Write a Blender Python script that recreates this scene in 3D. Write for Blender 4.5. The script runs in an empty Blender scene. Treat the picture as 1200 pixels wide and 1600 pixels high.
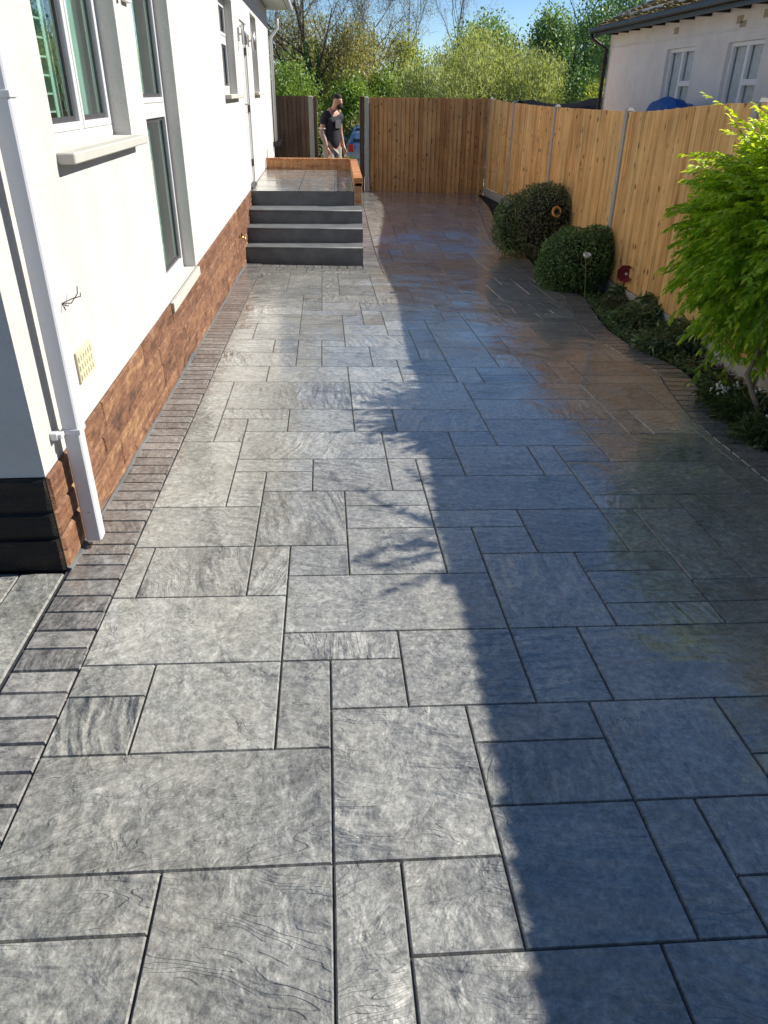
import bpy, math, random
import numpy as np
from mathutils import Vector, Matrix

random.seed(7)
rng = np.random.default_rng(7)
sc = bpy.context.scene
col = sc.collection
rad = math.radians

# ------------------------------------------------------------ camera
CAM_H = 1.65
F, CX, CY = 1155.0, 600.0, 800.0            # pinhole of the 1200x1600 photograph
RM = np.array([[0.99835476, -0.01857059, 0.05424862],
               [-0.05633132, -0.494263, 0.86748537],
               [0.01070337, -0.86911404, -0.49449592]])
cam_d = bpy.data.cameras.new('camera')
cam = bpy.data.objects.new('camera', cam_d)
col.objects.link(cam)
cam_d.sensor_fit = 'VERTICAL'
cam_d.sensor_height = 36.0
cam_d.lens = F / 1600.0 * 36.0
cam_d.clip_end = 2000.0
m = Matrix(((RM[0, 0], -RM[0, 1], -RM[0, 2], 0), (RM[1, 0], -RM[1, 1], -RM[1, 2], 0),
            (RM[2, 0], -RM[2, 1], -RM[2, 2], CAM_H), (0, 0, 0, 1)))
cam.matrix_world = m
sc.camera = cam

# ------------------------------------------------------------ sun and sky
SUN_AZ, SUN_EL = rad(78), rad(34.6)         # azimuth from +Y towards +X
w = bpy.data.worlds.new('World')
sc.world = w
w.use_nodes = True
wn = w.node_tree
sky = wn.nodes.new('ShaderNodeTexSky')
sky.sky_type = 'NISHITA'
sky.sun_disc = False
sky.sun_elevation = SUN_EL
sky.sun_rotation = SUN_AZ
sky.air_density = 0.65
sky.dust_density = 0.0
sky.ozone_density = 2.5
hs_n = wn.nodes.new('ShaderNodeHueSaturation')
hs_n.inputs['Saturation'].default_value = 1.12
hs_n.inputs['Hue'].default_value = 0.499
wn.links.new(sky.outputs[0], hs_n.inputs['Color'])
wn.links.new(hs_n.outputs[0], wn.nodes['Background'].inputs[0])
wn.nodes['Background'].inputs[1].default_value = 0.080
sd = bpy.data.lights.new('sun', 'SUN')
sd.energy = 4.6
sd.angle = rad(0.53)
sd.color = (1.0, 0.945, 0.86)
so = bpy.data.objects.new('sun', sd)
col.objects.link(so)
S = Vector((math.sin(SUN_AZ) * math.cos(SUN_EL), math.cos(SUN_AZ) * math.cos(SUN_EL), math.sin(SUN_EL)))
so.rotation_euler = S.to_track_quat('Z', 'Y').to_euler()
so.location = (8, 2, 9)
sc.view_settings.view_transform = 'Standard'
sc.view_settings.look = 'None'
sc.view_settings.exposure = 0.84
sc.view_settings.gamma = 1.0
sc.cycles.max_bounces = 8
sc.cycles.diffuse_bounces = 4
sc.cycles.transparent_max_bounces = 8

# ------------------------------------------------------------ the lie of the land
NX, NY, NZ = 0.01919727, 0.0425777, 0.99890871
def sm(a):
    a = min(1.0, max(0.0, a))
    return a * a * (3 - 2 * a)
def gz(x, y):
    """height of the drive: it falls away from the camera and to the right, then levels out"""
    xx = min(6.0, max(-3.0, x))
    yy = min(y, 20.0)
    z = -(NX * xx + NY * yy) / NZ + 0.39 * sm((yy - 11.0) / 5.5)
    if y > 20.0:
        z -= 0.04 * (min(y, 60.0) - 20.0)
    return z
def ray(u, v):
    d = RM @ np.array([u - CX, v - CY, F])
    return d / np.linalg.norm(d)
def at_y(u, v, y):
    d = ray(u, v); t = y / d[1]
    return Vector((d[0] * t, y, CAM_H + d[2] * t))
def on_ground(u, v, dz=0.0):
    d = ray(u, v); t = 0.2
    while t < 200:
        if CAM_H + d[2] * t <= gz(d[0] * t, d[1] * t) + dz: break
        t += 0.01
    return Vector((d[0] * t, d[1] * t, gz(d[0] * t, d[1] * t)))
def P(s, t, dz=0.0):
    """point of the paving: s across, t along the drive"""
    x = s * 0.99967 - t * 0.01699
    y = s * 0.01616 + t * 0.99896
    return (x, y, gz(x, y) + dz)
def inv_st(x, y):
    t = (y * 0.99967 - x * 0.01616) / (0.99896 * 0.99967 + 0.01699 * 0.01616)
    return (x + t * 0.01699) / 0.99967, t

# ------------------------------------------------------------ naming and mesh helpers
def tag(o, label=None, cat=None, group=None, kind=None):
    if label: o['label'] = label
    if cat: o['category'] = cat
    if group: o['group'] = group
    if kind: o['kind'] = kind
    return o
def empty(name, loc=(0, 0, 0), rz=0.0):
    o = bpy.data.objects.new(name, None)
    col.objects.link(o)
    o.location = loc
    o.rotation_euler = (0, 0, rz)
    return o
class MB:
    def __init__(self):
        self.v = []; self.f = []; self.uv = []; self.r = []; self.mi = []
    def poly(self, pts, uv=None, r=0.0, mi=0):
        n = len(self.v)
        self.v += [tuple(p) for p in pts]
        self.f.append(tuple(range(n, n + len(pts))))
        self.uv += list(uv) if uv else [(0, 0)] * len(pts)
        self.r.append(r); self.mi.append(mi)
    def box(self, x0, y0, z0, x1, y1, z1, r=None, mi=0, tf=None):
        r = random.random() if r is None else r
        c = [(x0, y0, z0), (x1, y0, z0), (x1, y1, z0), (x0, y1, z0), (x0, y0, z1), (x1, y0, z1), (x1, y1, z1), (x0, y1, z1)]
        self.hexa(c, r, mi, tf)
    def hexa(self, c, r=0.0, mi=0, tf=None):
        if tf: c = [tf(p) for p in c]
        o = r * 37.0
        for q in ((0, 3, 2, 1), (4, 5, 6, 7), (0, 1, 5, 4), (1, 2, 6, 5), (2, 3, 7, 6), (3, 0, 4, 7)):
            p = [Vector(c[i]) for i in q]
            # uv: u = horizontal run, v = the more vertical run, metres
            e1 = (p[1] - p[0]).length; e2 = (p[3] - p[0]).length
            if abs((p[1] - p[0]).z) > abs((p[3] - p[0]).z): uv = [(o, o), (o, o + e1), (o + e2, o + e1), (o + e2, o)]
            else: uv = [(o, o), (o + e1, o), (o + e1, o + e2), (o, o + e2)]
            self.poly([c[i] for i in q], uv, r, mi)
    def bbox(self, x0, y0, z0, x1, y1, z1, b=0.004, r=0.0, mi=0, tf=None):
        """box with chamfered edges: 6 faces, 12 chamfers, 8 corners"""
        n0 = len(self.v)
        xs, ys, zs = (x0, x1), (y0, y1), (z0, z1)
        idx = {}
        for i in (0, 1):
            for j in (0, 1):
                for k in (0, 1):
                    sx, sy, sz = (1, -1)[i], (1, -1)[j], (1, -1)[k]
                    for ax in range(3):
                        p = [xs[i] + sx * b, ys[j] + sy * b, zs[k] + sz * b]
                        p[ax] = (xs[i], ys[j], zs[k])[ax]
                        if tf: p = tf(p)
                        idx[(i, j, k, ax)] = len(self.v)
                        self.v.append(tuple(p))
        def add(q):
            self.f.append(tuple(q)); self.r.append(r); self.mi.append(mi)
            for qq in q:
                a = self.v[qq]; self.uv.append((a[0] + a[1] + r * 9, a[2] + a[1] * 0.3))
        for ax in range(3):
            o1, o2 = [a for a in range(3) if a != ax]
            for s in (0, 1):
                def key(a, b_):
                    kk = [0, 0, 0]; kk[ax] = s; kk[o1] = a; kk[o2] = b_
                    return idx[tuple(kk) + (ax,)]
                q = [key(0, 0), key(1, 0), key(1, 1), key(0, 1)]
                if (s == 0) != (ax == 1): q.reverse()
                add(q)
            # edges parallel to ax
            for a in (0, 1):
                for b_ in (0, 1):
                    def k2(e, which):
                        kk = [0, 0, 0]; kk[ax] = e; kk[o1] = a; kk[o2] = b_
                        return idx[tuple(kk) + (which,)]
                    add([k2(0, o1), k2(1, o1), k2(1, o2), k2(0, o2)])
        for i in (0, 1):
            for j in (0, 1):
                for k in (0, 1): add([idx[(i, j, k, 0)], idx[(i, j, k, 1)], idx[(i, j, k, 2)]])
    def tube(self, pts, radii, n=8, cap=True, r=0.0, mi=0):
        pts = [Vector(p) for p in pts]
        if not hasattr(radii, '__len__'): radii = [radii] * len(pts)
        base = len(self.v); L = 0.0
        prev = None
        for i, p in enumerate(pts):
            d = (pts[min(i + 1, len(pts) - 1)] - pts[max(i - 1, 0)]).normalized()
            if prev is None:
                a = d.orthogonal().normalized()
            else:
                a = (prev - d * prev.dot(d))
                a = a.normalized() if a.length > 1e-6 else d.orthogonal().normalized()
            prev = a; b = d.cross(a)
            for k in range(n):
                t = 2 * math.pi * k / n
                self.v.append(tuple(p + (a * math.cos(t) + b * math.sin(t)) * radii[i]))
        for i in range(len(pts) - 1):
            l = (pts[i + 1] - pts[i]).length
            for k in range(n):
                k2 = (k + 1) % n
                self.f.append((base + i * n + k, base + i * n + k2, base + (i + 1) * n + k2, base + (i + 1) * n + k))
                self.uv += [(k / n, L), ((k + 1) / n, L), ((k + 1) / n, L + l), (k / n, L + l)]
                self.r.append(r); self.mi.append(mi)
            L += l
        if cap:
            for st_, rev in ((0, True), ((len(pts) - 1) * n, False)):
                q = [base + st_ + k for k in range(n)]
                if rev: q.reverse()
                self.f.append(tuple(q)); self.uv += [(0, 0)] * n; self.r.append(r); self.mi.append(mi)
    def ball(self, c, rx, ry, rz, n=16, m=10, noise=0.0, r=0.0, mi=0):
        base = len(self.v)
        for j in range(m + 1):
            th = math.pi * j / m
            for i in range(n):
                ph = 2 * math.pi * i / n
                k = 1 + noise * (math.sin(3 * ph + 2 * th) * math.sin(4 * th + ph))
                self.v.append((c[0] + rx * k * math.sin(th) * math.cos(ph), c[1] + ry * k * math.sin(th) * math.sin(ph), c[2] + rz * k * math.cos(th)))
        for j in range(m):
            for i in range(n):
                i2 = (i + 1) % n
                self.f.append((base + j * n + i, base + (j + 1) * n + i, base + (j + 1) * n + i2, base + j * n + i2))
                self.uv += [(i / n, j / m)] * 4; self.r.append(r); self.mi.append(mi)
    def build(self, name, mat, parent=None, smooth=False, loc=None):
        me = bpy.data.meshes.new(name)
        me.from_pydata(self.v, [], self.f)
        mats = mat if isinstance(mat, (list, tuple)) else [mat]
        for mm in mats: me.materials.append(mm)
        if self.uv:
            ul = me.uv_layers.new(name='UVMap')
            ul.data.foreach_set('uv', np.array(self.uv, dtype=np.float32).ravel())
        at = me.attributes.new('rnd', 'FLOAT', 'FACE')
        at.data.foreach_set('value', np.array(self.r, dtype=np.float32))
        me.polygons.foreach_set('material_index', np.array(self.mi, dtype=np.int32))
        if smooth: me.polygons.foreach_set('use_smooth', [True] * len(me.polygons))
        me.update()
        o = bpy.data.objects.new(name, me)
        col.objects.link(o)
        if parent is not None: o.parent = parent
        if loc is not None: o.location = loc
        return o
def shift(loc):
    """a transform to build geometry given in world space under an empty at loc"""
    return lambda p: (p[0] - loc[0], p[1] - loc[1], p[2] - loc[2])

def leaf_mesh(name, mat, base, dirs, up, ln, wd, parent=None, fold=0.25, rnd=None, hi=False, curl=0.0):
    """many small leaves in one mesh: base point, direction, up vector, length and width per leaf"""
    n = len(base)
    dirs = dirs / (np.linalg.norm(dirs, axis=1, keepdims=True) + 1e-9)
    side = np.cross(dirs, up); side /= (np.linalg.norm(side, axis=1, keepdims=True) + 1e-9)
    nrm = np.cross(side, dirs)
    ln = np.broadcast_to(ln, (n,)).reshape(n, 1); wd = np.broadcast_to(wd, (n,)).reshape(n, 1)
    if hi:
        rows = [base, base + dirs * ln * 0.3 - side * wd * 0.42 + nrm * wd * fold, base + dirs * ln * 0.65 - side * wd * 0.40 + nrm * wd * fold,
                base + dirs * ln - nrm * ln * curl, base + dirs * ln * 0.65 + side * wd * 0.40 + nrm * wd * fold,
                base + dirs * ln * 0.3 + side * wd * 0.42 + nrm * wd * fold, base + dirs * ln * 0.5]
        faces = [(0, 6, 3, 2, 1), (0, 5, 4, 3, 6)]
    else:
        rows = [base, base + dirs * ln * 0.45 - side * wd * 0.5 + nrm * wd * fold, base + dirs * ln - nrm * ln * curl, base + dirs * ln * 0.45 + side * wd * 0.5 + nrm * wd * fold]
        faces = [(0, 3, 2, 1)]
    k = len(rows)
    V = np.stack(rows, axis=1).reshape(-1, 3).astype(np.float32)
    me = bpy.data.meshes.new(name)
    me.vertices.add(len(V)); me.vertices.foreach_set('co', V.ravel())
    off = (np.arange(n) * k)[:, None]
    loops = np.concatenate([off + np.array(f)[None, :] for f in faces], axis=1).ravel()
    lens = np.array([len(f) for f in faces] * n)
    me.loops.add(len(loops)); me.loops.foreach_set('vertex_index', loops.astype(np.int32))
    me.polygons.add(len(lens))
    st_ = np.concatenate([[0], np.cumsum(lens)[:-1]])
    me.polygons.foreach_set('loop_start', st_.astype(np.int32))
    me.polygons.foreach_set('loop_total', lens.astype(np.int32))
    me.materials.append(mat)
    at = me.attributes.new('rnd', 'FLOAT', 'FACE')
    r = rng.random(n) if rnd is None else rnd
    at.data.foreach_set('value', np.repeat(r, len(faces)).astype(np.float32))
    me.update(calc_edges=True)
    o = bpy.data.objects.new(name, me)
    col.objects.link(o)
    if parent is not None: o.parent = parent
    return o

# ------------------------------------------------------------ materials
class NT:
    def __init__(self, name):
        self.mat = bpy.data.materials.new(name)
        self.mat.use_nodes = True
        self.t = self.mat.node_tree
        self.b = self.t.nodes['Principled BSDF']
        self.out = self.t.nodes['Material Output']
    def n(self, typ, ins=None, **kw):
        nd = self.t.nodes.new(typ)
        for k, v in kw.items(): setattr(nd, k, v)
        if ins:
            for k, v in ins.items():
                if hasattr(v, 'is_linked') or hasattr(v, 'links'): self.t.links.new(v, nd.inputs[k])
                else: nd.inputs[k].default_value = v
        return nd
    def set(self, k, v):
        if hasattr(v, 'links'): self.t.links.new(v, self.b.inputs[k])
        else: self.b.inputs[k].default_value = v
    def math(self, op, a, b=0.0, c=0.0, clamp=False):
        return self.n('ShaderNodeMath', {0: a, 1: b, 2: c}, operation=op, use_clamp=clamp).outputs[0]
    def noise(self, vec, scale, detail=4.0, rough=0.55, dist=0.0, out=0):
        return self.n('ShaderNodeTexNoise', {'Vector': vec, 'Scale': scale, 'Detail': detail, 'Roughness': rough, 'Distortion': dist}).outputs[out]
    def ramp(self, fac, stops):
        r = self.n('ShaderNodeValToRGB', {0: fac})
        el = r.color_ramp.elements
        while len(el) < len(stops): el.new(0.5)
        for e, (p, c) in zip(el, stops):
            e.position = p
            e.color = (c[0], c[1], c[2], 1) if hasattr(c, '__len__') else (c, c, c, 1)
        return r.outputs[0]
    def mix(self, f, a, b, mode='MIX'):
        nd = self.n('ShaderNodeMix', data_type='RGBA', blend_type=mode)
        for i, v in ((0, f), (6, a), (7, b)):
            if hasattr(v, 'links'): self.t.links.new(v, nd.inputs[i])
            else: nd.inputs[i].default_value = (v[0], v[1], v[2], 1) if hasattr(v, '__len__') else v
        return nd.outputs[2]
    def map(self, vec, scale=(1, 1, 1), rot=(0, 0, 0), loc=(0, 0, 0)):
        return self.n('ShaderNodeMapping', {'Vector': vec, 'Scale': scale, 'Rotation': rot, 'Location': loc}).outputs[0]
    def bump(self, h, strength=0.5, dist=0.01, nrm=None):
        ins = {'Strength': strength, 'Distance': dist, 'Height': h}
        if nrm is not None: ins['Normal'] = nrm
        return self.n('ShaderNodeBump', ins).outputs[0]
    def pos(self): return self.n('ShaderNodeNewGeometry').outputs['Position']
    def obj(self): return self.n('ShaderNodeTexCoord').outputs['Object']
    def uv(self): return self.n('ShaderNodeUVMap', uv_map='UVMap').outputs[0]
    def rnd(self): return self.n('ShaderNodeAttribute', attribute_name='rnd').outputs['Fac']

def simple(name, c, rough=0.5, metal=0.0, spec=0.5, var=0.0, vs=20.0, bump=0.0, bs=80.0, bd=0.003, coat=0.0):
    t = NT(name)
    if var > 0:
        f = t.noise(t.obj(), vs, 5.0, 0.6)
        t.set('Base Color', t.mix(t.ramp(f, [(0.3, 0), (0.7, 1)]), [k * (1 - var) for k in c], [min(1, k * (1 + var)) for k in c]))
    else: t.set('Base Color', (*c, 1))
    t.set('Roughness', rough); t.set('Metallic', metal); t.set('Specular IOR Level', spec)
    t.set('Coat Weight', coat)
    if bump > 0: t.set('Normal', t.bump(t.noise(t.obj(), bs, 4.0, 0.6), bump, bd))
    return t.mat

def mat_paving(name='stamped_concrete', dark=(0.100, 0.101, 0.095), mid=(0.25, 0.25, 0.228), light=(0.47, 0.468, 0.425), bumps=1.0, coat=1.0, stain=True):
    t = NT(name)
    uv = t.uv(); r = t.rnd()
    wob = t.noise(uv, 2.6, 2.0, 0.5, 0.0, 1)
    w1 = t.n('ShaderNodeVectorMath', {0: wob, 1: (0.5, 0.5, 0.5)}, operation='SUBTRACT').outputs[0]
    w2 = t.n('ShaderNodeVectorMath', {0: w1, 'Scale': 0.11}, operation='SCALE').outputs[0]
    c1 = t.n('ShaderNodeVectorMath', {0: uv, 1: w2}, operation='ADD').outputs[0]
    # cleft ledges like split slate
    led = t.noise(t.map(c1, (1.3, 6.0, 1)), 1.9, 2.2, 0.5, 0.2)
    lm = t.math('MULTIPLY', led, 17.0)
    fr = t.math('FRACT', lm)
    fl = t.math('FLOOR', lm)
    step = t.n('ShaderNodeMapRange', {'Value': fr, 'From Min': 0.0, 'From Max': 0.14}, interpolation_type='SMOOTHSTEP').outputs[0]
    ter = t.math('MULTIPLY', t.math('ADD', fl, step), 0.085)
    ridg = t.noise(t.map(c1, (2.6, 17, 1)), 1.5, 1.6, 0.5, 0.22)
    rmask = t.ramp(t.noise(uv, 1.9, 2.0, 0.5), [(0.38, 0.25), (0.56, 1.0)])
    ridg = t.math('MULTIPLY', ridg, rmask)
    wv = t.n('ShaderNodeTexWave', {'Vector': t.map(uv, (0.9, 1.0, 1)), 'Scale': 6.5, 'Distortion': 6.0, 'Detail': 3.0, 'Detail Scale': 0.7, 'Detail Roughness': 0.55}, wave_type='BANDS', bands_direction='Y', wave_profile='SAW').outputs['Fac']
    wmask = t.ramp(t.noise(uv, 1.6, 2.0, 0.5), [(0.44, 0.0), (0.56, 1.0)])
    wave = t.math('MULTIPLY', wv, wmask)
    crk = t.noise(c1, 12.0, 3.0, 0.6, 0.5)
    msk = t.ramp(t.noise(uv, 2.4, 2.0), [(0.42, 0), (0.56, 1)])
    fine = t.noise(uv, 48.0, 5.0, 0.7, 0.3)
    blot = t.noise(uv, 7.0, 5.0, 0.6, 0.4)
    h = t.math('ADD', t.math('MULTIPLY', ter, t.math('MULTIPLY_ADD', msk, 0.9, 0.12)), t.math('MULTIPLY', ridg, 0.95))
    h = t.math('ADD', h, t.math('MULTIPLY', crk, 0.65))
    h = t.math('ADD', h, t.math('MULTIPLY', wave, 0.48))
    h = t.math('ADD', h, t.math('MULTIPLY', fine, 0.16))
    h = t.math('ADD', h, t.math('MULTIPLY', blot, 0.30))
    # colour: release-powder antiquing, darker in the low spots
    big = t.noise(t.pos(), 1.7, 5.0, 0.65, 0.3)
    patch = t.noise(uv, 5.0, 7.0, 0.72, 0.3)
    grain = t.noise(uv, 34.0, 7.0, 0.80, 0.2)
    tone = t.math('ADD', t.math('MULTIPLY', grain, 0.54), t.math('MULTIPLY', patch, 0.16))
    tone = t.math('ADD', tone, t.math('MULTIPLY', big, 0.12))
    tone = t.math('ADD', tone, t.math('MULTIPLY', t.noise(t.map(c1, (3.0, 22, 1)), 1.5, 3.0, 0.55, 0.6), 0.06))
    tone = t.math('ADD', tone, t.math('MULTIPLY', t.noise(c1, 13.0, 5.0, 0.68, 0.5), 0.12))
    tone = t.math('ADD', tone, t.math('MULTIPLY_ADD', r, 0.05, -0.025))
    c = t.ramp(tone, [(0.385, dark), (0.49, mid), (0.605, light)])
    warm = t.ramp(t.noise(t.pos(), 2.3, 3.0), [(0.45, 0), (0.7, 0.3)])
    c = t.mix(warm, c, (mid[0] * 1.08, mid[1] * 0.98, mid[2] * 0.86), 'MIX')
    crease = t.n('ShaderNodeMapRange', {'Value': fr, 'From Min': 0.02, 'From Max': 0.12, 'To Min': 0.7, 'To Max': 0.0}).outputs[0]
    crease = t.math('MULTIPLY', crease, t.math('MULTIPLY', msk, t.ramp(t.noise(uv, 5.5, 3.0), [(0.48, 0), (0.58, 1)])))
    c = t.mix(crease, c, [k * 0.45 for k in dark], 'MIX')
    t.set('Base Color', c)
    t.set('Roughness', t.math('MULTIPLY_ADD', blot, 0.30, 0.34))
    t.set('Specular IOR Level', 0.5)
    t.set('Normal', t.bump(h, 1.0 * bumps, 0.021))
    t.set('Coat Weight', coat)
    wet = t.noise(t.pos(), 0.9, 4.0, 0.6, 0.6)
    t.set('Coat Roughness', t.ramp(wet, [(0.38, 0.02), (0.66, 0.13)]))
    t.set('Coat IOR', 1.68)
    t.set('Coat Normal', t.bump(h, t.ramp(wet, [(0.40, 0.10), (0.62, 0.42)]), 0.009))
    return t.mat

def mat_wood(name, c0, c1, c2, knots=True):
    t = NT(name)
    uv = t.uv(); r = t.rnd()
    st_ = t.map(uv, (22, 0.8, 1))
    g = t.noise(st_, 1.0, 6.0, 0.6, 1.2)
    g2 = t.noise(t.map(uv, (70, 1.4, 1)), 1.0, 3.0, 0.6, 0.4)
    f = t.math('ADD', t.math('MULTIPLY', g, 0.7), t.math('MULTIPLY', g2, 0.3))
    f = t.math('ADD', f, t.math('MULTIPLY_ADD', r, 0.20, -0.10))
    c = t.ramp(f, [(0.3, c0), (0.5, c1), (0.72, c2)])
    if knots:
        vo = t.n('ShaderNodeTexVoronoi', {'Vector': t.map(uv, (10.0, 6.0, 1)), 'Scale': 1.0, 'Randomness': 1.0})
        kn = t.ramp(vo.outputs['Distance'], [(0.09, 1), (0.25, 0)])
        gate = t.n('ShaderNodeSeparateColor', {0: vo.outputs['Color']}).outputs[0]
        kn = t.math('MULTIPLY', kn, t.math('GREATER_THAN', gate, 0.38))
        c = t.mix(t.math('MULTIPLY', kn, 0.88), c, (0.11, 0.04, 0.014))
    big = t.ramp(t.noise(t.pos(), 2.0, 3.0, 0.6), [(0.35, 0.75), (0.65, 1.0)])
    c = t.mix(1.0, c, big, 'MULTIPLY')
    t.set('Base Color', c)
    t.set('Roughness', 0.72); t.set('Specular IOR Level', 0.25)
    t.set('Normal', t.bump(f, 0.35, 0.004))
    return t.mat

def mat_render(name='white_render', k=1.0):
    t = NT(name)
    p = t.obj()
    f = t.noise(p, 3.0, 5.0, 0.6)
    fine = t.noise(p, 90.0, 6.0, 0.75)
    c = t.mix(t.ramp(f, [(0.35, 0), (0.7, 1)]), [q * k for q in (0.52, 0.505, 0.475)], [q * k for q in (0.585, 0.57, 0.54)])
    dirt = t.ramp(t.noise(t.map(p, (1.5, 1.5, 6)), 2.0, 6.0, 0.7), [(0.58, 0), (0.8, 0.22)])
    c = t.mix(dirt, c, [q * k for q in (0.43, 0.41, 0.375)])
    t.set('Base Color', c); t.set('Roughness', 0.9); t.set('Specular IOR Level', 0.15)
    h = t.math('ADD', t.math('MULTIPLY', fine, 1.0), t.math('MULTIPLY', t.noise(p, 28.0, 4.0, 0.6), 0.8))
    t.set('Normal', t.bump(h, 0.9, 0.006))
    return t.mat

def mat_stone(name, cols, bs=1.0):
    t = NT(name)
    uv = t.uv(); r = t.rnd(); p = t.obj()
    n1 = t.noise(p, 6.0, 8.0, 0.68, 1.3)
    n2 = t.noise(p, 26.0, 6.0, 0.7, 0.6)
    n3 = t.noise(t.map(p, (1, 1.6, 9.0), (0.25, 0, 0)), 2.0, 4.0, 0.58, 1.2)
    f = t.math('ADD', t.math('MULTIPLY', n1, 0.34), t.math('MULTIPLY', n2, 0.26))
    f = t.math('ADD', f, t.math('MULTIPLY', n3, 0.40))
    f = t.math('ADD', f, t.math('MULTIPLY_ADD', r, 0.07, -0.035))
    t.set('Base Color', t.ramp(f, [(0.39 + 0.24 * i / max(1, len(cols) - 1), c) for i, c in enumerate(cols)]))
    t.set('Roughness', 0.62); t.set('Specular IOR Level', 0.35)
    led = t.math('MULTIPLY', t.noise(t.map(p, (1, 1, 2.2)), 3.5, 3.0, 0.5, 1.0), 9.0)
    ter = t.math('ADD', t.math('FLOOR', led), t.n('ShaderNodeMapRange', {'Value': t.math('FRACT', led), 'From Min': 0.0, 'From Max': 0.3}, interpolation_type='SMOOTHSTEP').outputs[0])
    h = t.math('ADD', t.math('MULTIPLY', ter, 0.10), t.math('MULTIPLY', n2, 0.5))
    h = t.math('ADD', h, t.math('MULTIPLY', n3, 0.5))
    t.set('Normal', t.bump(h, 0.8 * bs, 0.02))
    return t.mat

def mat_leaf(name, cols, trans=0.35, rough=0.45, spec=0.4, clump=3.0):
    t = NT(name)
    r = t.rnd(); p = t.pos()
    f = t.math('ADD', t.math('MULTIPLY', r, 0.6), t.math('MULTIPLY', t.noise(p, clump, 3.0), 0.4))
    k = len(cols) - 1
    c = t.ramp(f, [(0.15 + 0.7 * i / k, cc) for i, cc in enumerate(cols)])
    t.set('Base Color', c); t.set('Roughness', rough); t.set('Specular IOR Level', spec)
    tr = t.n('ShaderNodeBsdfTranslucent', {'Color': t.mix(1.0, c, (1.5, 1.45, 0.7), 'MULTIPLY')})
    mx = t.n('ShaderNodeMixShader', {0: trans})
    t.t.links.new(t.b.outputs[0], mx.inputs[1]); t.t.links.new(tr.outputs[0], mx.inputs[2])
    t.t.links.new(mx.outputs[0], t.out.inputs[0])
    return t.mat

def mat_glass(name, tint=(0.10, 0.16, 0.14)):
    t = NT(name)
    g = t.n('ShaderNodeBsdfGlossy', {'Color': (1, 1, 1, 1), 'Roughness': 0.01})
    tr = t.n('ShaderNodeBsdfTransparent', {'Color': (tint[0], tint[1], tint[2], 1)})
    fr = t.n('ShaderNodeFresnel', {'IOR': 1.55})
    k = t.math('MULTIPLY_ADD', fr.outputs[0], 1.15, 0.05, clamp=True)
    mx = t.n('ShaderNodeMixShader', {0: k, 1: tr.outputs[0], 2: g.outputs[0]})
    t.t.links.new(mx.outputs[0], t.out.inputs[0])
    return t.mat

M = {}
M['paving'] = mat_paving()
M['joint'] = simple('joint_sealer', (0.045, 0.047, 0.05), 0.35, spec=0.5, var=0.4, vs=30, bump=0.4, bs=60)
M['border'] = mat_paving('border_concrete', (0.06, 0.059, 0.056), (0.19, 0.185, 0.175), (0.38, 0.37, 0.345), 0.6, 0.8)
M['steps'] = simple('grey_step_paint', (0.115, 0.125, 0.130), 0.58, spec=0.5, var=0.25, vs=6, bump=0.25, bs=120, bd=0.002)
M['brick'] = mat_stone('orange_brick', [(0.26, 0.09, 0.035), (0.42, 0.17, 0.06), (0.55, 0.27, 0.11), (0.6, 0.33, 0.17)], 0.4)
M['mortar'] = simple('mortar', (0.36, 0.30, 0.23), 0.9, var=0.2, vs=40, bump=0.4)
M['render'] = mat_render()
M['plinth'] = mat_stone('brown_stone_plinth', [(0.065, 0.030, 0.017), (0.145, 0.066, 0.035), (0.215, 0.108, 0.058), (0.34, 0.200, 0.092)])
M['plinth_gap'] = simple('plinth_joint', (0.05, 0.03, 0.02), 0.85)
M['plinth_dark'] = mat_stone('black_stone_plinth', [(0.003, 0.003, 0.003), (0.012, 0.009, 0.007), (0.040, 0.024, 0.014)], 0.8)  # much darker than the side plinth stone
M['upvc'] = simple('white_upvc', (0.62, 0.62, 0.61), 0.28, spec=0.5)
M['sill'] = simple('cream_sill', (0.44, 0.43, 0.385), 0.7, var=0.06, vs=8, bump=0.15, bs=200)
M['lifted_upvc'] = simple('shade_lifted_upvc', (0.85, 0.85, 0.86), 0.35)  # white raised in the colour to offset shade on the bungalow frames
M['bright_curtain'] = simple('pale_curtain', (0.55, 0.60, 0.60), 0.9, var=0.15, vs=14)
M['pipe'] = simple('white_pipe', (0.56, 0.57, 0.59), 0.3, var=0.03, vs=5)
M['gasket'] = simple('dark_gasket', (0.05, 0.048, 0.052), 0.5)
M['glass'] = mat_glass('window_glass', (0.62, 0.84, 0.76))
M['dim_glass'] = mat_glass('dim_window_glass', (0.42, 0.50, 0.48))
M['shutter'] = simple('white_shutter', (0.72, 0.74, 0.72), 0.5)
M['inner'] = simple('room_green_wall', (0.20, 0.38, 0.31), 0.8)
M['curtain'] = simple('grey_curtain', (0.58, 0.62, 0.61), 0.9, var=0.1, vs=12)
M['black'] = simple('black_plastic', (0.012, 0.012, 0.014), 0.35)
M['chrome'] = simple('brushed_steel', (0.55, 0.55, 0.55), 0.3, metal=0.9)
M['brass'] = simple('brass', (0.6, 0.42, 0.16), 0.35, metal=0.9)
M['vent'] = simple('cream_vent', (0.50, 0.47, 0.32), 0.6)
M['fence_wood'] = mat_wood('new_fence_wood', (0.50, 0.22, 0.06), (0.88, 0.51, 0.19), (0.96, 0.69, 0.33))
M['end_wood'] = mat_wood('brown_fence_wood', (0.36, 0.16, 0.06), (0.62, 0.33, 0.13), (0.78, 0.48, 0.22))
M['dark_wood'] = mat_wood('old_fence_wood', (0.09, 0.055, 0.035), (0.16, 0.10, 0.07), (0.24, 0.16, 0.11))
M['concrete'] = simple('post_concrete', (0.44, 0.42, 0.38), 0.85, var=0.12, vs=14, bump=0.5, bs=120)
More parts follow.
